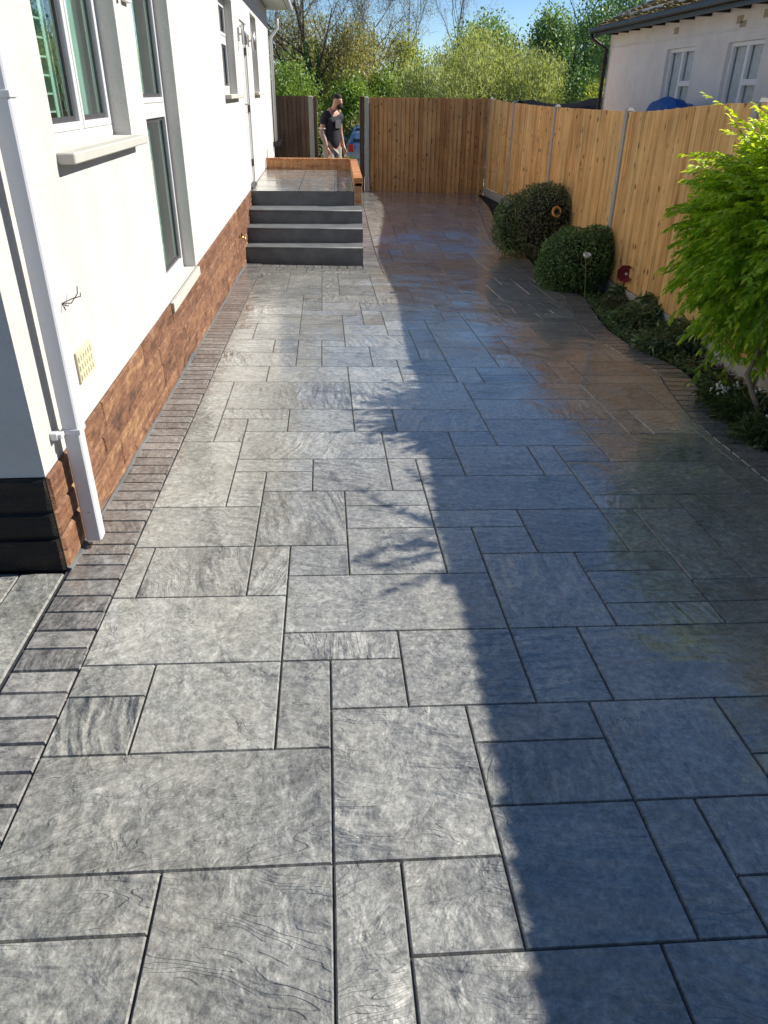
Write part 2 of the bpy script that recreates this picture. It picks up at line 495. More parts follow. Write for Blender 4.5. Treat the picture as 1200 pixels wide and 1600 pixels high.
M['soil'] = simple('dark_soil', (0.028, 0.020, 0.014), 0.95, var=0.5, vs=22, bump=1.0, bs=30, bd=0.03)
M['bark'] = simple('bark', (0.10, 0.075, 0.055), 0.9, var=0.4, vs=14, bump=0.8, bs=30, bd=0.02)
M['twig'] = simple('pale_twig', (0.20, 0.155, 0.11), 0.9, var=0.3, vs=6)
M['grass'] = simple('grass_ground', (0.07, 0.10, 0.03), 0.95, var=0.5, vs=1.5, bump=1.0, bs=8, bd=0.1)
M['road'] = simple('pale_road', (0.40, 0.33, 0.29), 0.9, var=0.15, vs=2, bump=0.4, bs=60)
M['hill'] = simple('far_hill', (0.16, 0.20, 0.20), 1.0, var=0.3, vs=0.02)
M['bounce_slab'] = simple('bounce_pale', (0.50, 0.50, 0.50), 0.9, var=0.1, vs=3)  # colour of the added light-bouncing ground beside the bungalow

def adopt(o, parent):
    """parent a mesh that was built in world coordinates under an unrotated empty"""
    o.parent = parent
    o.matrix_parent_inverse = Matrix.Translation(-Vector(parent.location))
    return o

# ============================================================ GROUND
def sheet(name, x0, x1, y0, y1, nx, ny, zf, mat):
    mb = MB()
    xs = np.linspace(x0, x1, nx + 1); ys = np.linspace(y0, y1, ny + 1)
    for j in range(ny):
        for i in range(nx):
            q = [(xs[i], ys[j]), (xs[i + 1], ys[j]), (xs[i + 1], ys[j + 1]), (xs[i], ys[j + 1])]
            mb.poly([(x, y, zf(x, y)) for x, y in q], q)
    return mb.build(name, mat, smooth=True)
def terr(x, y): return gz(x, y) - 0.09 - (0.0 if y > 21 else 0.0)
g = MB()
gxs = [-600, -120, -40, -12, -6, -3, -1.5, 0, 1.5, 3, 4.5, 6, 12, 40, 120, 600]
gys = [-40, -10, -3, 0, 3, 6, 9, 11, 12, 13, 14, 15, 16, 17, 18, 20, 24, 30, 45, 60, 150, 400, 1200]
for j in range(len(gys) - 1):
    for i in range(len(gxs) - 1):
        q = [(gxs[i], gys[j]), (gxs[i + 1], gys[j]), (gxs[i + 1], gys[j + 1]), (gxs[i], gys[j + 1])]
        g.poly([(x, y, terr(x, y)) for x, y in q], q)
tag(g.build('ground', M['grass'], smooth=True), kind='structure')
tag(sheet('road', -4.5, 9.0, 20.2, 58.0, 6, 20, lambda x, y: gz(x, y) - 0.075, M['road']), kind='structure')
hb = MB()
for k in range(40):
    x0 = -700 + k * 35; x1 = x0 + 35
    h0 = 10 + 4 * math.sin(k * 0.5) + 3 * math.sin(k * 1.3); h1 = 10 + 4 * math.sin((k + 1) * 0.5) + 3 * math.sin((k + 1) * 1.3)
    hb.poly([(x0, 600, -6), (x1, 600, -6), (x1, 760, h1), (x0, 760, h0)])
    hb.poly([(x0, 760, h0), (x1, 760, h1), (x1, 900, -6), (x0, 900, -6)])
tag(hb.build('hills', M['hill'], smooth=True), kind='structure')

# ============================================================ PAVING
HS = '''0,1373,516,1349 0,1471,229,1461 516,1349,770,1338 642,1492,1200,1465 760,1259,1200,1242 1155,1368,1200,1365 66,1179,514,1165 103,1089,228,1088
127,1040,440,1034 170,935,448,930 452,897,757,893 445,988,1135,975 243,855,541,852 517,1107,1200,1088 440,1034,625,1027 750,865,1040,861 917,895,1063,892 950,941,1102,938 1092,939,1200,940 1082,903,1200,904 735,1164,942,1156 1177,1177,1200,1176
348,654,447,653 297,691,378,690 354,639,745,638 384,676,765,673 371,718,716,716 368,737,487,737 412,768,660,766 243,791,404,791 543,791,668,791 545,825,814,823 712,697,930,696 666,744,896,742 757,657,1050,655 885,722,1156,720 673,796,1066,795 919,678,1101,677 744,624,926,624 1048,774,1165,770 949,642,1069,640 908,599,1050,599'''
VS = '''516,1032,524,1600 252,1362,200,1600 720,1102,812,1480 622,1347,650,1600 920,1095,1095,1470 1082,1249,1197,1455 1027,1475,1077,1600 437,1035,427,1167 243,1039,201,1172 455,855,442,1032 242,856,211,934 416,739,384,931 622,987,638,1102 737,826,840,1095 649,717,700,894 897,863,967,980 992,798,1200,1052 1175,942,1200,967 907,981,966,1093 1115,1090,1200,1212
387,655,353,790 357,620,333,691 452,641,449,674 551,620,554,672 616,640,624,674 598,676,612,765 489,719,488,767 539,768,545,896 704,674,730,743 739,620,778,698 804,665,850,742 867,697,939,794 943,807,982,862 904,659,951,719 805,800,838,862 954,736,994,781 999,656,1046,701 966,663,982,678 1048,774,1104,834 1114,722,1200,796 1037,750,1066,793 1000,601,1040,639 908,599,958,655'''
def plane_st(u, v):
    d = ray(u, v); n = np.array([NX, NY, NZ]); t = -(n @ np.array([0, 0, CAM_H])) / (n @ d)
    p = np.array([0, 0, CAM_H]) + d * t
    return inv_st(p[0], p[1])
SL, SR, TB, TT = -0.873, 3.0, 0.45, 5.24          # limits of the traced field
def snapset(vals, tol):
    vals = sorted(vals); out = [[vals[0]]]
    for v in vals[1:]:
        if v - out[-1][-1] < tol and v - out[-1][0] < tol * 1.6: out[-1].append(v)
        else: out.append([v])
    return [sum(c) / len(c) for c in out]
hs, vs = [], []
for q in HS.split():
    a = list(map(float, q.split(','))); A = plane_st(a[0], a[1]); B = plane_st(a[2], a[3])
    s0, s1 = sorted((A[0], B[0])); t = (A[1] + B[1]) / 2
    if a[0] == 0: s0 = SL
    if a[2] >= 1155 or s1 > 1.4 and a[2] > 1045: s1 = max(s1, 3.0) if a[2] > 1150 else s1
    hs.append([t, s0, s1])
for q in VS.split():
    a = list(map(float, q.split(','))); A = plane_st(a[0], a[1]); B = plane_st(a[2], a[3])
    t0, t1 = sorted((A[1], B[1])); s = (A[0] + B[0]) / 2
    if t0 < 0.86: t0 = TB
    if t1 > 4.83: t1 = TT
    vs.append([s, t0, t1])
ts = snapset([h[0] for h in hs] + [TB, TT], 0.035)
ss = snapset([v[0] for v in vs] + [SL, SR], 0.035)
near = lambda arr, x: min(range(len(arr)), key=lambda i: abs(arr[i] - x))
nS, nT = len(ss) - 1, len(ts) - 1
wallH = np.zeros((nT + 1, nS), bool); wallV = np.zeros((nT, nS + 1), bool)
wallH[0, :] = wallH[nT, :] = True; wallV[:, 0] = wallV[:, nS] = True
for t, s0, s1 in hs:
    j = near(ts, t); wallH[j, near(ss, s0):near(ss, s1)] = True
for s, t0, t1 in vs:
    i = near(ss, s); wallV[near(ts, t0):near(ts, t1), i] = True
comp = -np.ones((nT, nS), int); nc = 0; comps = []
for j in range(nT):
    for i in range(nS):
        if comp[j, i] >= 0: continue
        st_ = [(j, i)]; comp[j, i] = nc; cells = []
        while st_:
            y, x = st_.pop(); cells.append((y, x))
            for yy, xx, wl in ((y + 1, x, y + 1 <= nT and wallH[y + 1, x]), (y - 1, x, wallH[y, x]), (y, x + 1, wallV[y, x + 1]), (y, x - 1, wallV[y, x])):
                if 0 <= yy < nT and 0 <= xx < nS and not wl and comp[yy, xx] < 0:
                    comp[yy, xx] = nc; st_.append((yy, xx))
        comps.append(cells); nc += 1
rects = []
for cells in comps:
    cs = set(cells)
    while cs:                                       # cut what is not a rectangle into rectangles
        best = None
        for (y, x) in cs:
            x1 = x
            while (y, x1 + 1) in cs: x1 += 1
            y1 = y
            while all((y1 + 1, k) in cs for k in range(x, x1 + 1)): y1 += 1
            ar = (ts[y1 + 1] - ts[y]) * (ss[x1 + 1] - ss[x])
            if best is None or ar > best[0]: best = (ar, y, x, y1, x1)
        _, y, x, y1, x1 = best
        for yy in range(y, y1 + 1):
            for xx in range(x, x1 + 1): cs.discard((yy, xx))
        if ss[x1 + 1] - ss[x] > 0.05 and ts[y1 + 1] - ts[y] > 0.05:
            rects.append((ss[x], ss[x1 + 1], ts[y], ts[y1 + 1]))
print('traced slabs', len(rects))
def pack(s0, s1, t0, t1, seed, us=0.205, ut=0.205):
    r_ = random.Random(seed)
    ns, nt = int(round((s1 - s0) / us)), int(round((t1 - t0) / ut))
    us, ut = (s1 - s0) / ns, (t1 - t0) / nt
    occ = np.zeros((nt, ns), bool); out = []
    sizes = [(4, 2), (2, 2), (2, 2), (2, 1), (1, 2), (3, 2), (3, 1), (1, 1), (4, 1), (2, 3)]
    for j in range(nt):
        for i in range(ns):
            if occ[j, i]: continue
            r_.shuffle(sizes)
            for w_, h_ in sizes + [(1, 1)]:
                if i + w_ <= ns and j + h_ <= nt and not occ[j:j + h_, i:i + w_].any():
                    occ[j:j + h_, i:i + w_] = True
                    out.append((s0 + i * us, s0 + (i + w_) * us, t0 + j * ut, t0 + (j + h_) * ut)); break
    return out
# right-hand edge of the paving, traced, as s(t)
bed_px = [(765, 300), (776, 350), (790, 378), (828, 404), (850, 432), (882, 450), (912, 462), (928, 487), (947, 513), (987, 540), (1029, 561), (1072, 579), (1091, 607), (1120, 639), (1152, 671), (1195, 700)]
bed = sorted([(inv_st(*on_ground(u, v)[:2])[::-1]) for u, v in bed_px])
bed = [(-6.0, 2.55), (0.0, 2.62), (2.5, 2.60)] + bed + [(19.6, 3.75), (24, 3.8)]
bt = np.array([b[0] for b in bed]); bs_ = np.array([b[1] for b in bed])
o_ = np.argsort(bt); bt = bt[o_]; bs_ = bs_[o_]
tt_ = np.linspace(-6, 24, 601); raw = np.interp(tt_, bt, bs_)
ker = np.ones(9) / 9; smth = np.convolve(np.pad(raw, 4, mode='edge'), ker, 'valid')
edge = lambda t: float(np.interp(t, tt_, smth))
BW = 0.245
def edge_in(t): return edge(t) - BW
STEP_S0, STEP_S1, STEP_T = -1.105, 0.50, 10.60
END_T = 19.46
allr = [r for r in rects]
allr += pack(SL, SR, -5.0, TB, 3)
allr += pack(SL, SR, TT, 10.36, 11)
allr += pack(0.76, 3.7, 10.36, END_T - 0.25, 12)
allr += [(-0.873 + k * 0, 0, 0, 0) for k in range(0)]
GAP = 0.0018
pav = MB()
def inset(poly, ds):
    """move every edge inwards by its own distance"""
    n = len(poly); out = []
    for i in range(n):
        p0, p1, p2 = poly[i - 1], poly[i], poly[(i + 1) % n]; d1, d2 = ds[i - 1], ds[i]
        e1 = (p1[0] - p0[0], p1[1] - p0[1]); e2 = (p2[0] - p1[0], p2[1] - p1[1])
        l1 = math.hypot(*e1) or 1e-9; l2 = math.hypot(*e2) or 1e-9
        n1 = (-e1[1] / l1, e1[0] / l1); n2 = (-e2[1] / l2, e2[0] / l2)
        cr = n1[0] * n2[1] - n1[1] * n2[0]
        if abs(cr) > 0.25:
            x = (d1 * n2[1] - d2 * n1[1]) / cr; y = (n1[0] * d2 - n2[0] * d1) / cr
            out.append((p1[0] + x, p1[1] + y))
        else:
            d = (d1 + d2) / 2; k = max(0.3, 1 + n1[0] * n2[0] + n1[1] * n2[1])
            out.append((p1[0] + (n1[0] + n2[0]) / k * d, p1[1] + (n1[1] + n2[1]) / k * d))
    return out
def slab(poly, mi=0, gap=GAP, b=0.0036, hgt=0.0, r=None, jit=0.0):
    """poly counter-clockwise in (s,t)"""
    if len(poly) < 3: return
    r = random.random() if r is None else r
    nb_ = len(poly); bb = []
    for q in range(nb_):
        ex = abs(poly[(q + 1) % nb_][0] - poly[q][0]); ey = abs(poly[(q + 1) % nb_][1] - poly[q][1])
        bb.append(gap + ((0.0048 if mi == 0 else 0.004) if ey > ex * 6 and nb_ == 4 else 0.0028))
    o = inset(poly, [gap] * nb_); i = inset(poly, bb)
    ang = random.choice((0, 0, math.pi / 2, math.pi)) + random.uniform(-0.35, 0.35)
    ca, sa = math.cos(ang), math.sin(ang); ox, oy = random.uniform(0, 60), random.uniform(0, 60)
    U = lambda p: (p[0] * ca - p[1] * sa + ox, p[0] * sa + p[1] * ca + oy)
    pav.poly([P(*p, hgt) for p in i], [U(p) for p in i], r, mi)
    n = len(poly)
    for k in range(n):
        k2 = (k + 1) % n
        pav.poly([P(*o[k], hgt - (0.0088 if mi == 0 else 0.0089)), P(*o[k2], hgt - (0.0088 if mi == 0 else 0.0089)), P(*i[k2], hgt), P(*i[k], hgt)], [U(o[k]), U(o[k2]), U(i[k2]), U(i[k])], r, mi)
def subdiv_rect(s0, s1, t0, t1):
    """clip a slab by the curved right-hand border"""
    mx = max(edge_in(t0 + (t1 - t0) * k / 6) for k in range(7)); mn = min(edge_in(t0 + (t1 - t0) * k / 6) for k in range(7))
    if mn >= s1:
        # split long far ones so that they follow the ground
        return [(s0, t0), (s1, t0), (s1, t1), (s0, t1)]
    if mx <= s0 + 0.03: return None
    pts = [(s0, t0)]; k_ = 6
    right = []
    for k in range(k_ + 1):
        t = t0 + (t1 - t0) * k / k_
        right.append((max(s0 + 0.012, min(s1, edge_in(t))), t))
    return [(s0, t0)] + right + [(s0, t1)]
for (s0, s1, t0, t1) in allr:
    if s0 > 3.6: continue
    p = subdiv_rect(s0, s1, t0, t1)
    if p: slab(p)
# left border of sealed stretcher stones
t = -5.0
stones = [2.847, 2.760, 2.673, 2.558, 2.441, 2.331, 2.213, 2.107, 1.984, 1.874, 1.758, 1.645, 1.533]
while t < 10.58:
    t1 = t + 0.112 + random.uniform(-0.008, 0.008)
    for q in stones:
        if abs(q - t1) < 0.06: t1 = q
    sj = random.uniform(-0.004, 0.004)
    slab([(-1.098, t), (SL + sj, t + sj), (SL + sj, t1), (-1.098, t1)], 1, 0.004, 0.005)
    t = t1
# stones in front of the steps and along their side
s = SL
while s < 0.50:
    s1 = min(0.50, s + 0.115 + random.uniform(-0.006, 0.006))
    if 0.50 - s1 < 0.05: s1 = 0.50
    slab([(s, 10.36), (s1, 10.36), (s1, 10.585), (s, 10.585)], 1, 0.004, 0.005); s = s1
t = 10.36
while t < END_T - 0.25:
    t1 = t + 0.125
    slab([(0.505, t), (0.755, t), (0.755, t1), (0.505, t1)], 1, 0.004, 0.005); t = t1
s = 0.76
while s < 3.5:
    slab([(s, END_T - 0.25), (s + 0.125, END_T - 0.25), (s + 0.125, END_T - 0.01), (s, END_T - 0.01)], 1, 0.004, 0.005); s += 0.125
# curved border along the bed
t = -5.0
while t < END_T - 0.3:
    sl = (edge(t + 0.05) - edge(t - 0.05)) / 0.1
    t1 = t + 0.118 / max(0.35, math.sqrt(1 + sl * sl)) + random.uniform(-0.005, 0.005)
    p = [(edge_in(t), t + 0.02 * sl), (edge(t), t), (edge(t1), t1), (edge_in(t1), t1 + 0.02 * sl)]
    p = [(edge_in(t), t), (edge(t), t - 0.10 * max(-1, min(1, sl))), (edge(t1), t1 - 0.10 * max(-1, min(1, sl))), (edge_in(t1), t1)]
    slab(p, 1, 0.0072, 0.005)
    t = t1
# paving in front of the house, left of the border
for (s0, s1, t0, t1) in [(-1.285, -1.11, 1.9, 2.612), (-1.285, -1.11, 1.2, 1.9), (-1.285, -1.11, -5.0, 1.2)] + pack(-3.6, -1.285, -5.0, 2.612, 5):
    slab([(s0, t0), (s1, t0), (s1, t1), (s0, t1)])
# bedding below the joints
tj = np.concatenate([np.arange(-5, 10.5, 0.5), np.arange(10.5, 19.6, 0.25)])
for k in range(len(tj) - 1):
    t0, t1 = tj[k], tj[k + 1]
    for (sa, sb) in ((-1.112, 0.5), (0.5, 1.6)):
        if sa < 0 and t0 >= 10.6: continue
        pav.poly([P(sa, t0, -0.0090), P(sb, t0, -0.0090), P(sb, t1, -0.0090), P(sa, t1, -0.0090)], None, 0.5, 2)
    pav.poly([P(1.6, t0, -0.0090), P(edge(t0) - 0.003, t0, -0.0090), P(edge(t1) - 0.003, t1, -0.0090), P(1.6, t1, -0.0090)], None, 0.5, 2)
    pav.poly([P(edge(t0) - 0.003, t0, -0.0090), P(edge(t0) - 0.003, t0, -0.12), P(edge(t1) - 0.003, t1, -0.12), P(edge(t1) - 0.003, t1, -0.0090)], None, 0.5, 2)
    if t1 <= 2.6: pav.poly([P(-3.6, t0, -0.0090), P(-1.112, t0, -0.0090), P(-1.112, t1, -0.0090), P(-3.6, t1, -0.0090)], None, 0.5, 2)
tag(pav.build('driveway', [M['paving'], M['border'], M['joint']]), kind='structure')
# soil of the bed
so_ = MB()
for k in range(120):
    t0 = -5 + k * 0.205; t1 = t0 + 0.205
    for j in range(8):
        def q(t, jj):
            s0 = edge(t) - 0.004; s = s0 + (4.6 - s0) * jj / 8
            x, y, _ = P(s, t)
            hump = 0.0 if jj == 0 else 0.010 * math.sin(x * 9) * math.cos(y * 7) + 0.008 * math.sin(x * 23 + y * 17)
            return (x, y, gz(x, y) - 0.035 + hump)
        so_.poly([q(t0, j), q(t0, j + 1), q(t1, j + 1), q(t1, j)])
tag(so_.build('garden_bed', M['soil'], smooth=True), kind='structure')

# ============================================================ HOUSE
HO = (-1.150, 2.62, 0.0); HT = 0.01700
def hw(u, v, xp=0.0):
    """photo pixel -> (y', z) on the house's long wall (local coordinates)"""
    d = ray(u, v); c, s_ = math.cos(HT), math.sin(HT)
    ox, oy = -HO[0], -HO[1]
    lo = (ox * c + oy * s_, -ox * s_ + oy * c); ld = (d[0] * c + d[1] * s_, -d[0] * s_ + d[1] * c)
    t = (xp - lo[0]) / ld[0]
    return lo[1] + ld[1] * t, CAM_H + d[2] * t
house = empty('house', HO, HT)
tag(house, 'white rendered house with brown stone plinth along the left of the driveway', 'house')
LEN = 16.15
ZT = 3.12
PT = 0.340     # top of the plinth
yA0 = hw(70, 195)[0]; yA1 = hw(205, 205)[0]
yT1 = hw(307, 424)[0]
ops = [  # y0, y1, z0, z1
    (0.88, yA1, 1.415, 2.62),
    (2.72, yT1, 0.335, 2.62),
    (7.25, 8.72, 1.60, 2.62),
    (9.62, 10.55, 0.345, 2.50),
    (11.55, 12.75, 1.62, 2.72)]
print('openings', ops)
wall = MB()
TH = 0.28
ys = sorted({0.0, LEN} | {o[0] for o in ops} | {o[1] for o in ops}); zs = sorted({PT, ZT} | {o[2] for o in ops} | {o[3] for o in ops})
for a, b in zip(ys[:-1], ys[1:]):
    for c, d in zip(zs[:-1], zs[1:]):
        ym, zm = (a + b) / 2, (c + d) / 2
        if any(o[0] < ym < o[1] and o[2] < zm < o[3] for o in ops): continue
        wall.poly([(0, a, c), (0, b, c), (0, b, d), (0, a, d)])
for (a, b, c, d) in ops:
    D = -0.16
    wall.poly([(0, a, c), (0, a, d), (D, a, d), (D, a, c)])
    wall.poly([(0, b, c), (D, b, c), (D, b, d), (0, b, d)])
    wall.poly([(0, a, d), (0, b, d), (D, b, d), (D, a, d)])
    if c > PT + 0.01: wall.poly([(0, a, c), (D, a, c), (D, b, c), (0, b, c)])
wall.poly([(0, 0, PT), (0, 0, ZT), (-7, 0, ZT), (-7, 0, PT)])
wall.poly([(0, LEN, PT), (-7, LEN, PT), (-7, LEN, ZT), (0, LEN, ZT)])
wall.poly([(0, 0, PT), (-0.3, 0, PT), (-0.3, LEN, PT), (0, LEN, PT)])
wall.poly([(-7, 0, PT), (-7, 0, ZT), (-7, LEN, ZT), (-7, LEN, PT)])
wall.poly([(-0.75, 0.3, -0.9), (-0.75, 0.3, ZT), (-0.75, LEN - 0.3, ZT), (-0.75, LEN - 0.3, -0.9)], None, 0.5, 1)
wall.build('wall', [M['render'], M['inner']], house)
# plinth: irregular stamped stones
pl = MB()
def stonecourse(mb, y0, y1, z0, z1, x, flip=False):
    pass
def plinth_face(mb, tf, y0, y1, ztop, bot, mi=0, seed=1):
    """courses from the top down; tf maps (along, out, z)"""
    r_ = random.Random(seed)
    z = ztop; row = 0; hts = [0.155, 0.12, 0.165, 0.11, 0.15, 0.12, 0.14, 0.13]
    while z > -0.85:
        h = hts[row % 8]; z0 = z - h; y = y0 + (r_.uniform(-0.4, 0) if row else 0)
        while y < y1:
            l = r_.choice((0.6, 0.85, 1.1, 1.4)) * r_.uniform(0.85, 1.15)
            a, b = max(y, y0), min(y + l, y1)
            if b - a > 0.03 and bot(a) < z:
                za, zb = max(z0, bot(a)), max(z0, bot(b))
                g_ = 0.0035; e = 0.010; dd = 0.010 + r_.uniform(0, 0.003)
                w1 = lambda: r_.uniform(-0.006, 0.006)
                o = [(a + g_, 0.001, za + g_), (b - g_, 0.001, zb + g_), (b - g_, 0.001, z - g_), (a + g_, 0.001, z - g_)]
                i = [(a + g_ + e + w1(), dd, za + g_ + e + w1()), (b - g_ - e + w1(), dd, zb + g_ + e + w1()), (b - g_ - e + w1(), dd, z - g_ - e + w1()), (a + g_ + e + w1(), dd, z - g_ - e + w1())]
                rr = r_.random()
                mb.poly([tf(p) for p in i], [(p[0], p[2]) for p in i], rr, mi)
                for k in range(4):
                    k2 = (k + 1) % 4
                    mb.poly([tf(o[k]), tf(o[k2]), tf(i[k2]), tf(i[k])], None, rr, mi)
            y += l
        z = z0; row += 1
def gzh(xp, yp): # ground below a local house point
    c, s_ = math.cos(HT), math.sin(HT)
    return gz(HO[0] + xp * c - yp * s_, HO[1] + xp * s_ + yp * c)
plinth_face(pl, lambda p: (p[1], p[0], p[2]), 0.0, LEN, PT, lambda y: gzh(0, y) - 0.004, 0, 4)
pl.poly([(0, 0, -0.9), (0, LEN, -0.9), (0, LEN, PT), (0, 0, PT)], None, 0, 1)
pl.build('plinth', [M['plinth'], M['plinth_gap']], house)
fl0 = MB()
for k in range(40):
    a = k * 0.2; b = a + 0.2; za, zb2 = gzh(0.0, a), gzh(0.0, b); ja, jb = 0.004 * math.sin(k * 1.7), 0.004 * math.sin((k + 1) * 1.7)
    fl0.hexa([(0.0, a, za - 0.03), (0.030 + ja, a, za - 0.03), (0.030 + jb, b, zb2 - 0.03), (0.0, b, zb2 - 0.03), (0.0, a, za + 0.012), (0.018 + ja, a, za + 0.004), (0.018 + jb, b, zb2 + 0.004), (0.0, b, zb2 + 0.012)], 0)
fl0.build('base_fillet', M['steps'], house)
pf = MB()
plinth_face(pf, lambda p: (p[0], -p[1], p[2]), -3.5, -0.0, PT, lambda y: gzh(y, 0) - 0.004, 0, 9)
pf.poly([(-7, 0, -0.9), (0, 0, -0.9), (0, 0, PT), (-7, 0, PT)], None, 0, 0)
tag(pf.build('front_plinth', M['plinth_dark'], house), 'near-black stone plinth under the front wall')

def box_obj(name, mat, parent, boxes, b=0.003):
    mb = MB()
    for q in boxes: mb.bbox(*q, b=b)
    return mb.build(name, mat, parent)
# --- window A (near, two lights with shutters behind)
def window(y0, y1, z0, z1, splits, transom=None, sillz=None, sill=True, glass='glass', shutters=False, right_open=False):
    xo = -0.10
    fr = MB(); f = 0.055
    fr.bbox(xo - 0.06, y0, z0, xo, y1, z0 + f, b=0.004); fr.bbox(xo - 0.06, y0, z1 - f, xo, y1, z1, b=0.004)
    fr.bbox(xo - 0.06, y0, z0 + f, xo, y0 + f, z1 - f, b=0.004); fr.bbox(xo - 0.06, y1 - f, z0 + f, xo, y1, z1 - f, b=0.004)
    edges_ = [y0 + f] + splits + [y1 - f]
    for s_ in splits: fr.bbox(xo - 0.06, s_ - 0.02, z0 + f, xo, s_ + 0.02, z1 - f, b=0.004)
    wf = fr.build('window_frame', M['upvc'], house)
    for i in range(len(edges_) - 1):
        a = edges_[i] + (0.02 if i else 0.0); b = edges_[i + 1] - (0.02 if i < len(edges_) - 2 else 0.0)
        rows = [(z0 + f, z1 - f)] if transom is None else [(z0 + f, transom - 0.03), (transom + 0.03, z1 - f)]
        if transom is not None: 
            box_obj('transom', M['upvc'], wf, [(xo - 0.058, a + 0.001, transom - 0.03, xo + 0.001, b - 0.001, transom + 0.03)])
        for (c, d) in rows:
            box_obj('sash', M['upvc'], wf, [(xo - 0.03, a + 0.001, c + 0.001, xo + 0.006, b - 0.001, c + 0.035), (xo - 0.03, a + 0.001, d - 0.035, xo + 0.006, b - 0.001, d - 0.001),
                                          (xo - 0.03, a + 0.001, c + 0.036, xo + 0.006, a + 0.022, d - 0.036), (xo - 0.03, b - 0.022, c + 0.036, xo + 0.006, b - 0.001, d - 0.036)])
            g_ = 0.036
            gk = MB()
            for q in ((a + g_ - 0.004, c + g_, b - g_ + 0.004, c + g_ + 0.022), (a + g_ - 0.004, d - g_ - 0.022, b - g_ + 0.004, d - g_), (a + g_ - 0.004, c + g_ + 0.022, a + g_ + 0.018, d - g_ - 0.022), (b - g_ - 0.018, c + g_ + 0.022, b - g_ + 0.004, d - g_ - 0.022)):
                gk.box(xo - 0.028, q[0], q[1], xo - 0.014, q[2], q[3], 0)
            gk.build('gasket', M['gasket'], wf)
            gl = MB(); gl.poly([(xo - 0.022, a + 0.03, c + 0.03), (xo - 0.022, b - 0.03, c + 0.03), (xo - 0.022, b - 0.03, d - 0.03), (xo - 0.022, a + 0.03, d - 0.03)])
            gl.build('glass', M[glass], wf)
    if shutters:
        sh = MB()
        z = z0 + 0.10
        while z < z1 - 0.05:
            yy = (y0 + y1) / 2
            for (a, b) in ((y0 + 0.06, yy - 0.03), (yy + 0.03, y1 - 0.34)):
                c8 = [(-0.23, a, z), (-0.175, a, z + 0.030), (-0.175, b, z + 0.030), (-0.23, b, z), (-0.23, a, z + 0.008), (-0.175, a, z + 0.038), (-0.175, b, z + 0.038), (-0.23, b, z + 0.008)]
                sh.hexa([(p[0], p[1], p[2]) for p in c8], 0)
            z += 0.075
        for yy in (y0 + 0.05, (y0 + y1) / 2 - 0.03, (y0 + y1) / 2 + 0.03, y1 - 0.36): sh.bbox(-0.235, yy - 0.02, z0 + 0.03, -0.17, yy + 0.02, z1 - 0.02, b=0.003)
        sh.build('shutter', M['shutter'], house)
        cu = MB()
        for k in range(14):
            a = y1 - 0.34 + k * 0.024
            cu.poly([(-0.21 + 0.02 * (k % 2), a, z0), (-0.21 + 0.02 * ((k + 1) % 2), a + 0.024, z0), (-0.21 + 0.02 * ((k + 1) % 2), a + 0.024, z1), (-0.21 + 0.02 * (k % 2), a, z1)])
        cu.build('curtain', M['curtain'], house)
    if sill:
        box_obj('sill', M['sill'], house, [(-0.08, y0 - 0.03, z0 - 0.045, 0.075, y1 + 0.06, z0 - 0.002)], 0.005)
    return wf
window(ops[0][0], ops[0][1], ops[0][2], ops[0][3], [1.66], shutters=True)
window(ops[1][0], ops[1][1], ops[1][2], ops[1][3], [], transom=1.53, sill=False)
cu = MB()
for k in range(20):
    a = ops[1][0] + 0.56 + k * 0.022
    cu.poly([(-0.21 + 0.02 * (k % 2), a, 0.36), (-0.21 + 0.02 * ((k + 1) % 2), a + 0.022, 0.36), (-0.21 + 0.02 * ((k + 1) % 2), a + 0.022, 2.6), (-0.21 + 0.02 * (k % 2), a, 2.6)])
cu.build('curtain', M['curtain'], house)
box_obj('sill', M['sill'], house, [(-0.16, ops[1][0], PT - 0.075, 0.028, ops[1][1] + 0.03, PT - 0.004)], 0.004)
window(ops[2][0], ops[2][1], ops[2][2], ops[2][3], [7.85], transom=2.2, glass='dim_glass')
window(ops[4][0], ops[4][1], ops[4][2], ops[4][3], [12.1], transom=2.28, glass='dim_glass')
# --- door on the landing
a, b, c, d = ops[3]
df = box_obj('door_frame', M['upvc'], house, [(-0.12, a, c, -0.02, a + 0.06, d), (-0.12, b - 0.06, c, -0.02, b, d), (-0.12, a + 0.06, d - 0.06, -0.02, b - 0.06, d)])
dr = MB()
dr.bbox(-0.085, a + 0.065, c + 0.02, -0.035, b - 0.065, d - 0.065, b=0.004)
for (z0, z1) in ((c + 0.18, c + 0.85), (c + 1.0, c + 1.9)):
    dr.bbox(-0.05, a + 0.2, z0, -0.028, b - 0.2, z1, b=0.012)
door = dr.build('door', M['upvc'], house)
hd = MB(); hd.bbox(-0.035, a + 0.09, c + 0.98, -0.018, a + 0.125, c + 1.2, b=0.004); hd.tube([(-0.02, a + 0.108, c + 1.12), (0.03, a + 0.108, c + 1.12), (0.032, a + 0.22, c + 1.12)], 0.009, 8)
hd.build('handle', M['chrome'], door)
for zz in (0.25, 1.0, 1.75):
    box_obj('hinge', M['gasket'], door, [(-0.034, b - 0.10, c + zz, 0.004, b - 0.055, c + zz + 0.10)])
box_obj('threshold', M['gasket'], df, [(-0.12, a + 0.061, c - 0.03, 0.03, b - 0.061, c + 0.018)])
# --- wall lights each side of the door: up and down cylinders
for yy in (9.30, 10.85):
    wl = MB(); wl.bbox(0.0, yy - 0.035, 2.22, 0.02, yy + 0.035, 2.38, b=0.004); wl.tube([(0.0, yy, 2.30), (0.07, yy, 2.30)], 0.014, 8)
    o = wl.build('wall_light', M['chrome'], house)
    ls = MB(); ls.tube([(0.085, yy, 2.18), (0.085, yy, 2.42)], 0.035, 16); ls.build('lamp_body', M['chrome'], o, True)
sb = MB(); yy = hw(193, 3)[0] if False else 2.62 + 0.0
